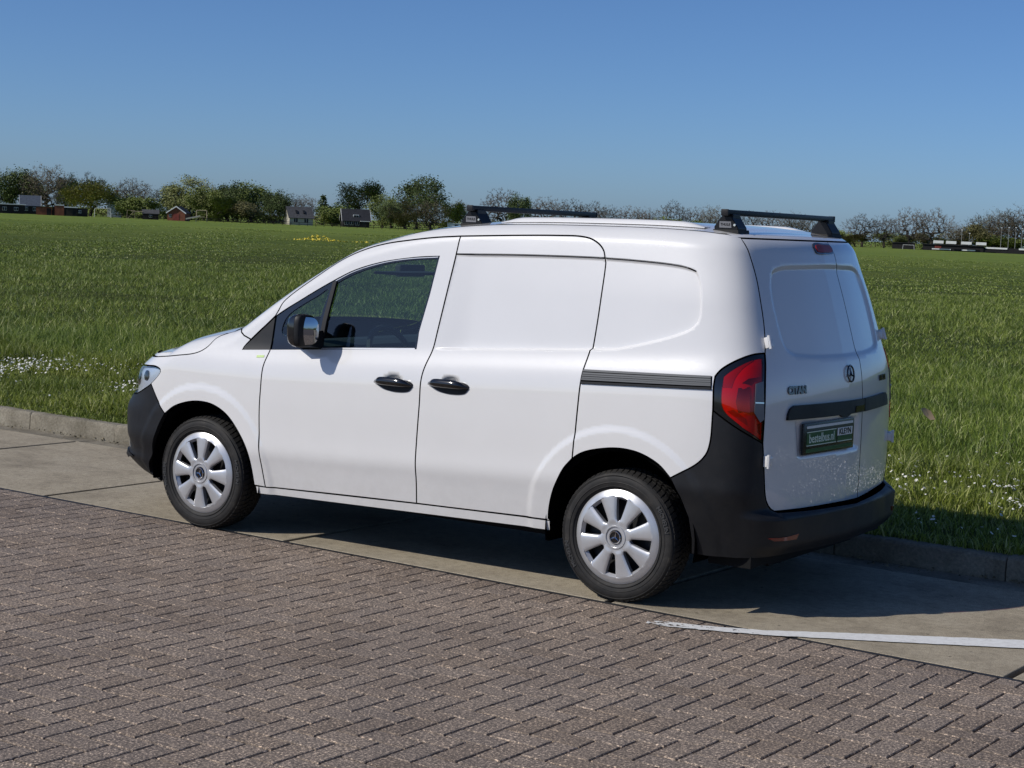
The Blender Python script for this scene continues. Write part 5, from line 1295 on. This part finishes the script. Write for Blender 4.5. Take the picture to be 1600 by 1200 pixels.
# hedge and undergrowth behind and between the trees: one uncountable mass
def hedge(runs):
    rng = random.Random(5); V = []; F = []; MI = []
    for (x0, y0), (x1, y1), h0, dens in runs:
        L = math.hypot(x1-x0, y1-y0); n = int(L*dens)
        for i in range(n):
            t = rng.random(); hh = h0*(.55+.45*math.sin(t*L*.11+x0)*math.sin(t*L*.053+1.3)+.35*rng.random()); z = FAR_Z+max(.15, hh*rng.random()**.7)
            p = Vector((x0+(x1-x0)*t+rng.gauss(0, 2.0), y0+(y1-y0)*t+rng.gauss(0, 2.0), z)); u = Vector((rng.gauss(0, 1), rng.gauss(0, 1), rng.gauss(0, 1))).normalized(); v = u.orthogonal().normalized(); s_ = rng.uniform(.22, .55)
            o = len(V); V += [p+u*s_, p+v*s_*.6, p-u*s_*.8, p-v*s_*.55]; F.append((o, o+1, o+2, o+3)); MI.append(int(2.6*(.5+.5*math.sin(t*L*.09+x0)+.3*rng.random())) % 3)
    me = bpy.data.meshes.new('hedgerow'); me.from_pydata(V, [], F)
    for k in ('leaf_dark', 'leaf_mid', 'leaf_olive'): me.materials.append(MATS[k])
    me.polygons.foreach_set('material_index', MI); me.update(); o = bpy.data.objects.new('hedgerow', me); col.objects.link(o); tag(o, 'low mixed hedge and undergrowth along the far field edge', kind='stuff')
hedge([((-449.0, 370.7), (-419.9, 395.9), 3.6, 40), ((-412.7, 389.0), (-382.8, 438.2), 5.0, 52), ((-382.8, 451.4), (-374.5, 458.3), 4.0, 50), ((-363.7, 460.5), (-339.6, 484.7), 5.0, 52), ((-351.0, 501.0), (-289.0, 573.0), 3.6, 48), ((-293.5, 581.9), (-270.0, 647.8), 3.8, 45), ((-275.8, 661.6), (-250.3, 687.7), 5.0, 45), ((-257.2, 706.5), (-223.2, 728.5), 7.0, 55), ((-535.1, 255.9), (-490.6, 314.3), 7.0, 40), ((-490.6, 314.3), (-449.0, 370.7), 9.0, 50), ((-223.0, 728.6), (-120.3, 762.9), 9.0, 50), ((-120.3, 762.9), (-9.7, 782.7), 7.0, 40)])
# ================================================================== FAR BUILDINGS
def plain(name, c, rough=.8, spread=.25, sc=1.5):
    m = mat(name, c, rough, spec=.2); f = noise(m, sc, 5); setc(m, ramp(m, f, [(.3, tuple(v*(1-spread) for v in c)), (.7, tuple(v*(1+spread) for v in c))]))
plain('far_brick', (.20, .075, .045)); plain('far_dark_wood', (.020, .019, .020)); plain('far_white', (.72, .72, .70), spread=.06); plain('far_roof_dark', (.028, .029, .034)); plain('far_roof_grey', (.075, .075, .078)); plain('far_cream', (.45, .42, .34), spread=.1); plain('far_timber', (.33, .27, .18)); plain('far_glass', (.02, .022, .025), .15)
plain('far_grey', (.33, .33, .32), spread=.1); plain('far_roof_blue', (.07, .085, .11)); plain('far_red', (.20, .05, .04)); plain('far_fence', (.035, .03, .025)); plain('far_tile_orange', (.32, .12, .05))
class Bld:
    """parts given in local metres (x across the view, y away, z up) of a thing at loc turned by rz"""
    def __init__(s, name, loc, rz, label, cat, group=None):
        s.root = empty(name, (loc[0], loc[1], FAR_Z), rz); tag(s.root, label, cat, group)
    def put(s, name, mb, material, parent=None):
        o = mb.build(name, material, None); o.parent = parent or s.root; return o
    def box(s, name, a, b, material, parent=None): return s.put(name, MB().box(a, b), material, parent)
    def gable(s, w, d, he, hr, wall, roof, along='x', over=.25, trim=None):
        """gabled block: ridge along x or y"""
        mb = MB()
        if along == 'x':
            pr = [(0, 0), (d, 0), (d, he), (d/2, hr), (0, he)]; mb.prism(pr, lambda a, b: (-w/2, a, b), lambda a, b: (w/2, a, b))
        else:
            pr = [(-w/2, 0), (w/2, 0), (w/2, he), (0, hr), (-w/2, he)]; mb.prism(pr, lambda a, b: (a, 0, b), lambda a, b: (a, d, b))
        W = s.put('wall', mb, wall); mb = MB(); t = .18
        if along == 'x':
            sl = (hr-he)/(d/2)
            for sg in (0, 1):
                y0 = -over if not sg else d+over; zc = he-over*sl
                pr = [(y0, zc+.02), (d/2, hr+.02), (d/2, hr+t), (y0, zc+t)]; mb.prism(pr, lambda a, b: (-w/2-over, a, b), lambda a, b: (w/2+over, a, b))
        else:
            sl = (hr-he)/(w/2)
            for sg in (-1, 1):
                x0 = sg*(w/2+over); zc = he-over*sl
                pr = [(x0, zc+.02), (0, hr+.02), (0, hr+t), (x0, zc+t)]; mb.prism(pr, lambda a, b: (a, -over, b), lambda a, b: (a, d+over, b))
        R_ = s.put('roof', mb, roof)
        if trim:
            if along == 'y':
                for sg in (-1, 1):
                    x0 = sg*(w/2+over); zc = he-over*sl
                    mb = MB(); mb.prism([(x0, zc-.10), (0, hr-.10), (0, hr+t+.06), (x0, zc+t+.06)], lambda a, b: (a, -over-.08, b), lambda a, b: (a, -over-.01, b)); s.put('bargeboard', mb, trim, R_)
            else:
                for sx in (-1, 1):
                    for sg in (0, 1):
                        y0 = -over if not sg else d+over
                        mb = MB(); mb.prism([(y0, zc-.08), (d/2, hr-.08), (d/2, hr+t+.04), (y0, zc+t+.04)], lambda a, b: (sx*(w/2+over+.01), a, b), lambda a, b: (sx*(w/2+over+.08), a, b)); s.put('bargeboard', mb, trim, R_)
        return W, R_
    def window(s, x, z, w, h, y=-.02, fr='far_white', parent=None):
        W = s.box('window', (x-w/2, y-.06, z), (x+w/2, y+.02, z+h), fr, parent)
        for k in (-1, 1): s.box('pane', (x+(k-1)*w/4+.04*0+(.05), y-.09, z+.08), (x+(k-1)*w/4+w/2-.05, y-.05, z+h-.08), 'far_glass', W)
b = Bld('shed', (-395.45, 333.4), .865, 'long low dark shed with pale roof edge at far left', 'shed', 'sheds at the left field edge'); b.box('wall', (-4.2, 0, 0), (3.0, 3, 2.6), 'far_dark_wood'); b.box('roof', (-4.5, -.3, 2.6), (3.3, 3.3, 2.85), 'far_white'); b.window(-2.6, .9, 1.2, 1.0); b.window(.6, .9, 1.2, 1.0)
b = Bld('house', (-405.0, 347.6), .865, 'bluish roofed low house behind the dark shed at far left', 'house'); b.gable(5.6, 6, 2.6, 5.4, 'far_dark_wood', 'far_roof_blue', 'x', .3, 'far_white'); b.window(-1.2, 1.0, 1.2, 1.1); b.window(1.4, 1.0, 1.2, 1.1)
b = Bld('shed', (-387.0, 338.4), .8466, 'dark shed with brick end wall left of the white roofed garage', 'shed', 'sheds at the left field edge'); b.box('wall', (-3.2, 0, 0), (1.2, 3, 2.3), 'far_brick'); b.box('door', (-.2, -.06, 0), (1.0, .02, 2.0), 'far_dark_wood'); b.box('lean_to', (1.25, .2, 0), (3.2, 3, 2.5), 'far_dark_wood'); b.box('roof', (-3.4, -.2, 2.3), (1.24, 3.2, 2.45), 'far_roof_dark')
b = Bld('shed', (-381.0, 341.9), .8343, 'brick garage with white flat roof edge and dark doors', 'shed', 'sheds at the left field edge'); b.box('wall', (-4.6, 0, 0), (-2.0, 3, 2.9), 'far_brick'); b.box('annexe', (-1.98, .1, 0), (1.6, 3, 2.4), 'far_dark_wood'); b.box('roof', (-2.0, -.2, 2.42), (1.8, 3.2, 2.72), 'far_white'); b.box('roof', (-4.7, -.1, 2.92), (-2.05, 3.1, 3.2), 'far_white'); b.box('annexe', (1.62, .3, 0), (4.6, 3, 2.35), 'far_dark_wood'); b.window(2.4, 1.0, .9, .8, .28); b.box('door', (-1.4, .02, 0), (.4, .09, 2.1), 'far_fence')
def frame_goal(name, loc, rz, w, h, dpt, label, cat, material='far_white', r=.055, group=None):
    b = Bld(name, loc, rz, label, cat, group)
    for sx in (-1, 1):
        b.put('post', MB().tube([(sx*w/2, 0, 0), (sx*w/2*.93, 0, h)], r, 6), material); b.put('stay', MB().tube([(sx*w/2, dpt, 0), (sx*w/2*.93, 0, h)], r*.7, 6), material)
    b.put('crossbar', MB().tube([(-w/2*.97, 0, h), (w/2*.97, 0, h)], r, 6), material); return b
frame_goal('swing_frame', (-370.0, 343.6), .8178, 4.6, 2.6, 1.8, 'white framed swing standing before the yellow green willow', 'swing frame')
b = frame_goal('climbing_frame', (-368.3, 352.9), .8021, 2.2, 2.4, 1.4, 'small pale timber climbing frame left of the grey shed', 'climbing frame', 'far_timber'); b.put('beam', MB().tube([(0, 0, 2.2), (3.4, 0, 2.1)], .12, 6), 'far_timber'); b.put('brace', MB().tube([(-.9, 0, 0), (.9, 0, 2.2)], .08, 6), 'far_timber')
b = Bld('house', (-404.6, 381.0), .8115, 'white gabled house with dark roof between willow and bare tree', 'house'); b.gable(4.4, 8, 4.6, 8.0, 'far_white', 'far_roof_dark', 'y', .3, 'far_white'); b.window(-.8, 5.0, .9, 1.0); b.window(.9, 2.2, 1.0, 1.1); b.box('chimney', (.4, 3.0, 6.5), (1.0, 3.6, 8.6), 'far_brick')
b = Bld('barn', (-351.9, 354.6), .62, 'red brick barn with white gable boards and dark roof', 'barn'); b.gable(5.0, 9.5, 2.3, 4.0, 'far_brick', 'far_roof_dark', 'y', .35, 'far_white'); b.box('door', (-.9, -.06, 0), (.9, .02, 2.0), 'far_red'); b.window(-1.7, 1.0, .7, .8)
b = Bld('shed', (-364.4, 356.9), .7913, 'low grey roofed shed left of the brick barn', 'shed', 'sheds at the left field edge'); b.gable(4.6, 3, 1.7, 2.7, 'far_dark_wood', 'far_roof_grey', 'x', .2); b.window(0, .6, .9, .7)
b = frame_goal('climbing_frame', (-343.2, 355.8), .7624, 3.0, 3.2, 1.8, 'timber climbing frame with pale slide right of the brick barn', 'climbing frame', 'far_timber', .13)
b.put('slide', MB().add([(-4.4, -.4, .5), (-4.4, .4, .5), (-.4, .4, 1.4), (-.4, -.4, 1.4), (-4.4, -.4, .9), (-4.4, .4, .9), (-.4, .4, 1.9), (-.4, -.4, 1.9)], [(0, 1, 2, 3), (7, 6, 5, 4), (0, 4, 5, 1), (1, 5, 6, 2), (2, 6, 7, 3), (3, 7, 4, 0)]), 'far_cream'); b.put('platform', MB().box((-.9, -.5, 1.3), (.9, .5, 1.5)), 'far_timber')
b = Bld('house', (-357.5, 415.5), .7081+.25, 'grey roofed house with two small roof windows behind bushes', 'house'); b.gable(7.6, 7, 2.4, 5.6, 'far_cream', 'far_roof_grey', 'x', .4)
for xx in (-1.2, 1.2): b.put('roof_window', MB().prism([(1.0, 3.62), (2.0, 4.53), (1.9, 4.68), (.9, 3.77)], lambda a, c: (xx-.35, a, c), lambda a, c: (xx+.35, a, c)), 'far_glass')
b.window(-1.8, .8, 1.4, 1.3); b.window(1.6, .8, 1.4, 1.3)
b = Bld('house', (-344.3, 426.7), .6766+.12, 'dark roofed house with white dormer and white window row', 'house'); b.gable(8.4, 7, 2.2, 5.6, 'far_dark_wood', 'far_roof_dark', 'x', .4, 'far_white')
D_ = b.box('dormer', (-.9, .9, 2.9), (.9, 3.0, 4.0), 'far_white'); b.box('pane', (-.75, .82, 3.15), (-.05, .92, 3.8), 'far_glass', D_); b.box('pane', (.05, .82, 3.15), (.75, .92, 3.8), 'far_glass', D_)
for xx in (-3.2, -1.5, .3): b.window(xx, .7, 1.3, 1.2)
b.box('awning', (1.2, -1.2, 1.9), (4.2, .0, 2.1), 'far_white'); b.box('door', (2.0, -.06, 0), (3.0, .02, 1.85), 'far_glass')
b = Bld('shed', (-323.4, 451.4), .6202, 'small white shed just left of the front roof bar', 'shed'); b.box('wall', (-2.6, 0, 1.0), (2.6, 3, 2.5), 'far_white'); b.box('base', (-2.6, .02, 0), (2.6, 3, .98), 'far_dark_wood'); b.box('door', (-.2, -.06, 1.05), (.9, .02, 2.2), 'far_glass'); b.box('roof', (-2.8, -.2, 2.52), (2.8, 3.2, 2.66), 'far_white')
# sports ground on the right
b = Bld('dugout', (-238.4, 634.6), .3613, 'dark low dugout with white goal frame in front', 'dugout'); b.box('wall', (-8.5, 0, 0), (0, 3, 2.3), 'far_dark_wood'); b.box('roof', (-8.7, -.4, 2.3), (.2, 3.2, 2.5), 'far_roof_dark')
b = Bld('grandstand', (-226.0, 639.5), .345, 'long low dark stand below the four white boards', 'stand'); b.box('wall', (-10.5, 0, 0), (12, 4, 2.2), 'far_dark_wood'); b.box('roof', (-10.7, -.5, 2.2), (12.3, 4.2, 2.45), 'far_roof_dark'); b.box('bench', (-7, -.6, .4), (0, -.3, .8), 'far_white'); b.box('bench', (4, -.6, .4), (9, -.3, .8), 'far_white'); b.box('panel', (-6.0, -.08, 1.0), (-3.6, .02, 1.9), 'far_red')
b = Bld('grandstand', (-206.0, 646.8), .312, 'dark shelter with white roof edge at the right photo edge', 'stand'); b.box('wall', (-10, 0, 0), (14, 4, 2.0), 'far_dark_wood'); b.box('fascia', (-8.6, -.3, 1.5), (-.6, -.05, 2.1), 'far_white'); b.box('fascia', (3.6, -.3, 1.5), (10, -.05, 2.1), 'far_white')
for (x, y, rz), nm in zip(((-230.0, 636.6, .3551), (-225.6, 638.3, .3482), (-220.3, 640.2, .3399), (-215.2, 642.0, .332)), ('leftmost', 'second', 'third', 'rightmost')):
    b = Bld('board', (x, y), rz, nm+' of the four white boards above the dark stand', 'board', 'white boards above the stand'); b.box('panel', (-1.9, -1.0, 2.75), (1.9, -.85, 3.8), 'far_white'); b.box('post', (-1.4, -.83, 2.46), (-1.25, -.7, 3.6), 'far_dark_wood'); b.box('post', (1.25, -.83, 2.46), (1.4, -.7, 3.6), 'far_dark_wood')
frame_goal('goal', (-232.7, 612.9), .369, 4.2, 1.7, 1.2, 'small white football goal in front of the dark dugout', 'goal')
for (x, y, rz, h), nm in zip(((-213.0, 658.2, .3152, 9.6), (-211.5, 662.5, .3115, 9.8), (-208.0, 660, .3078, 9.9), (-206.8, 664, .3044, 9.6), (-228.2, 657, .3364, 8.2), (-226.6, 661.4, .3323, 7.0)), ('leftmost of the four', 'second of the four', 'third of the four', 'rightmost of the four')+('left one of the two', 'right one of the two')):
    lab = nm+(' tall pale masts at the right photo edge' if 'four' in nm else ' shorter pale masts behind the stand')
    b = Bld('lamp_mast', (x, y), rz, lab, 'lamp mast', 'floodlight masts at the sports ground'); b.put('mast', MB().tube([(0, 0, 0), (0, 0, h)], [.09, .06], 6), 'far_grey'); b.box('lamp_head', (-.30, -.2, h), (.30, .15, h+.22), 'far_white')
# low post fence along the far field edge on the left
b = Bld('fence', (-338, 372), .74, 'low dark post and rail fence along the left field edge', 'fence')
for i in range(40): b.box('post', (-40+i*2.4, 0, 0), (-39.86+i*2.4, .14, 1.1), 'far_fence')
for z in (.45, .95): b.box('rail', (-40, .15, z), (54, .22, z+.12), 'far_fence')

# ================================================================== GRASS, DAISIES, YELLOW FLOWERS
def grass_mat(name, stops):
    m = mat(name, stops[1], 0.5, spec=0.22); n, l, b = nodes(m); g = n.new('ShaderNodeNewGeometry')
    c = ramp(m, g.outputs['Random Per Island'], [(p, s) for p, s in zip((0, .45, .82, 1.0), stops)])
    t = n.new('ShaderNodeTexNoise'); t.inputs['Scale'].default_value = .45; t.inputs['Detail'].default_value = 5; l.new(g.outputs['Position'], t.inputs['Vector'])
    c = mixc(m, c, ramp(m, t.outputs['Fac'], [(.35, (.78, .82, .76)), (.65, (1.22, 1.16, 1.12))]), 1.0, 'MULTIPLY'); setc(m, c)
    tr = n.new('ShaderNodeBsdfTranslucent'); l.new(c, tr.inputs['Color']); mx = n.new('ShaderNodeMixShader'); mx.inputs[0].default_value = .30
    o = n['Material Output']; l.new(b.outputs[0], mx.inputs[1]); l.new(tr.outputs[0], mx.inputs[2]); l.new(mx.outputs[0], o.inputs['Surface'])
grass_mat('blade_short', [(.050, .074, .012), (.190, .242, .034), (.300, .355, .066), (.56, .56, .28)])
grass_mat('blade_tall', [(.042, .072, .012), (.165, .240, .038), (.295, .370, .072), (.56, .58, .29)])
grass_mat('blade_crop', [(.042, .070, .012), (.172, .235, .038), (.285, .350, .072), (.56, .57, .29)])
def vnoise(x, y, s, seed=0):
    """cheap value noise"""
    xi = np.floor(x*s).astype(int); yi = np.floor(y*s).astype(int); fx = x*s-xi; fy = y*s-yi; fx = fx*fx*(3-2*fx); fy = fy*fy*(3-2*fy)
    h = lambda a, b: ((np.sin(a*127.1+b*311.7+seed*74.7)*43758.5453) % 1.0)
    return (h(xi, yi)*(1-fx)+h(xi+1, yi)*fx)*(1-fy)+(h(xi, yi+1)*(1-fx)+h(xi+1, yi+1)*fx)*fy
AZ0 = math.atan2(fwd.x, fwd.y)
def wedge(n, r0, r1, pw=1.0, marg=.05):
    """n points in the camera's wedge of ground between r0 and r1 metres, density ~ r^-pw"""
    u = RNG.random(n); e = 2-pw
    r = (r0**e+u*(r1**e-r0**e))**(1/e) if abs(e) > 1e-6 else r0*(r1/r0)**u
    a = AZ0+(RNG.random(n)-.5)*2*(math.radians(22.0)+marg)
    return CAM.x+np.sin(a)*r, CAM.y+np.cos(a)*r, r
def blades(name, x, y, h, w, lean, material, label, seg=2):
    n = len(x); z = field_z(x, y)-.01; a = RNG.random(n)*2*np.pi; la = RNG.random(n)*2*np.pi
    wx, wy = np.cos(a)*w/2, np.sin(a)*w/2; L = np.minimum(lean*(.3+1.3*RNG.random(n)), 1.5)*h; lx, ly = np.cos(la)*L, np.sin(la)*L
    P0 = np.stack([x-wx, y-wy, z], 1); P1 = np.stack([x+wx, y+wy, z], 1); tip = np.stack([x+lx, y+ly, z+h*np.sqrt(np.clip(1-(L/h)**2*.5, .04, 1))], 1)
    if seg == 2:
        mx_, my_, mz = x+lx*.34, y+ly*.34, z+h*(.42+.22*RNG.random(n))
        M0 = np.stack([mx_-wx*.75, my_-wy*.75, mz], 1); M1 = np.stack([mx_+wx*.75, my_+wy*.75, mz], 1)
        V = np.stack([P0, P1, M0, M1, tip], 1).reshape(-1, 3); b = np.arange(n)[:, None]*5
        F = np.stack([b+[0, 1, 2], b+[1, 3, 2], b+[2, 3, 4]], 1).reshape(-1, 3)
    else:
        V = np.stack([P0, P1, tip], 1).reshape(-1, 3); F = np.arange(n)[:, None]*3+np.array([0, 1, 2])
    me = fast_mesh(name, V, F, 3, material); o = bpy.data.objects.new(name, me); col.objects.link(o); tag(o, label, kind='stuff'); return o
# short verge
n = 215000; x = RNG.uniform(-17, 6.5, n); w = 2.15+3.65*RNG.random(n)**1.15; y = w+LS*x
p_ = np.stack([x-CAM.x, y-CAM.y, -CAM.z+0*x], 1); dd = p_@np.array(fwd); rr = p_@np.array(right)/dd*2725.1/800; keep = (np.abs(rr) < 1.45) & (dd > 1)
x, y, w = x[keep], y[keep], w[keep]; hh = (.030+.055*RNG.random(len(x)))*(.7+.8*vnoise(x, y, 1.3, 2))*(1+1.1*np.clip((w-4.4)/1.2, 0, 1)); hh *= np.where(w < 2.5, .75, 1)*(1+1.3*np.clip(vnoise(x, y, 2.4, 31)-.62, 0, 1)/.38)
blades('verge_grass', x, y, hh, .0045+.004*RNG.random(len(x)), .75, 'blade_short', 'short grass on the verge along the kerb')
# tall ragged grass behind the verge
x, y, r = wedge(260000, 9.5, 24, 1.0); w = y-LS*x; pr = vnoise(x, y, .55, 5); keep = (w > 5.0+.9*vnoise(x, y, .8, 9)) & (w < 15) & (RNG.random(len(x)) < .35+.8*pr); x, y, w, pr = x[keep], y[keep], w[keep], pr[keep]
hh = (.08+.16*RNG.random(len(x)))*(.4+.9*pr)*np.interp(w, [5, 6.5, 9, 15], [.8, 1.15, .85, .5])
blades('tall_grass', x, y, hh, .0045+.004*RNG.random(len(x)), .75, 'blade_tall', 'tall rough grass at the near edge of the field')
# crop-like field grass
x, y, r = wedge(640000, 13, 70, 1.3); w = y-LS*x; keep = w > 8.5; x, y, r = x[keep], y[keep], r[keep]
pr = vnoise(x, y, .35, 1)*.6+vnoise(x, y*2.2, .5, 3)*.4
blades('field_grass', x, y, (.04+.11*RNG.random(len(x))**1.3)*(.35+1.2*pr), .006+.00030*r, 1.05, 'blade_crop', 'even green field grass in the middle distance', seg=1)
x, y, r = wedge(320000, 56, 330, 1.55); pr = vnoise(x, y, .12, 4)*.5+vnoise(x, y, .5, 8)*.5
blades('far_field_grass', x, y, (.04+.07*RNG.random(len(x)))*(.4+1.1*pr), .012+.0006*r, 1.0, 'blade_crop', 'smooth green field grass near the tree line', seg=1)
# daisies: drifts of small white heads with yellow centres
mat('petal_white', (.78, .78, .76), .6); mat('flower_yellow', (.62, .48, .03), .6)
def heads(name, x, y, z, r, materials, label, tilt=.5):
    n = len(x); k = 7; t = np.linspace(0, 2*np.pi, k, endpoint=False); nx_, ny_ = RNG.normal(0, tilt, n)+.05, RNG.normal(0, tilt, n)-.25; nv = np.stack([nx_, ny_, np.ones(n)], 1); nv /= np.linalg.norm(nv, axis=1, keepdims=True)
    a = np.cross(nv, [1., .1, 0]); a /= np.linalg.norm(a, axis=1, keepdims=True); b = np.cross(nv, a); c = np.stack([x, y, z], 1)
    ring = c[:, None]+(a[:, None]*np.cos(t)[None, :, None]+b[:, None]*np.sin(t)[None, :, None])*r[:, None, None]*(.86+.28*RNG.random((n, k)))[:, :, None]
    ring2 = c[:, None]+nv[:, None]*(r*.22)[:, None, None]+(a[:, None]*np.cos(t)[None, :, None]+b[:, None]*np.sin(t)[None, :, None])*(r*.34)[:, None, None]
    V = np.concatenate([ring, ring2, (c+nv*(r*.34)[:, None])[:, None]], 1).reshape(-1, 3); s_ = 2*k+1; F = []; 
    for i in range(k):
        j = (i+1) % k; F += [[i, j, k+j], [i, k+j, k+i], [k+i, k+j, 2*k]]
    F = np.array(F); FF = (np.arange(n)[:, None, None]*s_+F[None]).reshape(-1, 3)
    me = fast_mesh(name, V, FF, 3, materials); me.polygons.foreach_set('material_index', np.tile(np.array([0, 0, 1]*k, np.int32), n))
    o = bpy.data.objects.new(name, me); col.objects.link(o); tag(o, label, kind='stuff'); return o
n = 18000; x = RNG.uniform(-17, 6.5, n); w = np.clip(RNG.normal(4.0, .85, n), 2.5, 6.4); y = w+LS*x; dn = vnoise(x, y, .7, 21)*.45+vnoise(x, y, 2.2, 22)*.30+vnoise(x, y, 6, 23)*.25; keep = RNG.random(n) < np.clip((dn-.42)*3.6, 0, .9); x, y = x[keep], y[keep]
heads('daisies', x, y, field_z(x, y)+.045+.05*RNG.random(len(x)), .006+.007*RNG.random(len(x))**1.4, ['petal_white', 'flower_yellow'], 'small white daisies scattered over the verge')
t_ = np.concatenate([RNG.normal(-1.2, 1.3, 110), RNG.uniform(-2, 8.5, 45)]); d_ = RNG.normal(0, 1.6, len(t_)); x = -129.9+.77*t_-.64*d_; y = 154.6+.64*t_+.77*d_
heads('yellow_flowers', x, y, field_z(x, y)+.12+.65*RNG.random(len(x))*np.exp(-((t_+1.2)/1.5)**2), .06+.07*RNG.random(len(x)), ['flower_yellow', 'flower_yellow'], 'patch of yellow flowers far out in the field', .8)
# dry litter: gutter crumbs and a dead leaf on the verge
leaf_mat('litter', (.06, .05, .03), (.13, .105, .06), (.24, .20, .12))
n = 900; x = RNG.uniform(-11, 3.5, n); w = 2.06-np.abs(RNG.normal(0, .07, n)); x, y = x+.033*w, w+LS*x; s_ = .004+.012*RNG.random(n)**2; a = RNG.random(n)*6.28
V = np.stack([np.stack([x+np.cos(a+t)*s_*k, y+np.sin(a+t)*s_*k, .004+s_*zz], 1) for t, k, zz in ((0, 1, .5), (2.1, .8, .1), (4.0, .9, .4), (3.0, .2, 1.1))], 1).reshape(-1, 3)
F = (np.arange(n)[:, None, None]*4+np.array([[0, 1, 3], [1, 2, 3], [2, 0, 3]])[None]).reshape(-1, 3); me = fast_mesh('gutter_litter', V, F, 3, 'litter'); o = bpy.data.objects.new('gutter_litter', me); col.objects.link(o); tag(o, 'crumbs of soil and dry leaf in the gutter', kind='stuff')
mat('dead_leaf', (.42, .30, .18), .7)
mb = MB(); lx, ly = -1.15, 7.35; 
pts_ = [(-.075, 0, .03), (-.04, .028, .02), (.02, .036, .012), (.07, .0, .0), (.02, -.034, .014), (-.04, -.026, .02), (0, 0, -.004)]
mb.add([(lx+a*.8-b*.1+c*.5, ly+a*.5+b*.35-c*.8, float(field_z(np.array(lx), np.array(ly)))+.20-a*.55+b*1.1+c*.4) for a, b, c in pts_], [(0, 1, 6), (1, 2, 6), (2, 3, 6), (3, 4, 6), (4, 5, 6), (5, 0, 6)]); o = mb.build('dead_leaf', 'dead_leaf', None, smooth=True); tag(o, 'pale tan dead leaf lying in the tall grass right of the van', 'leaf')
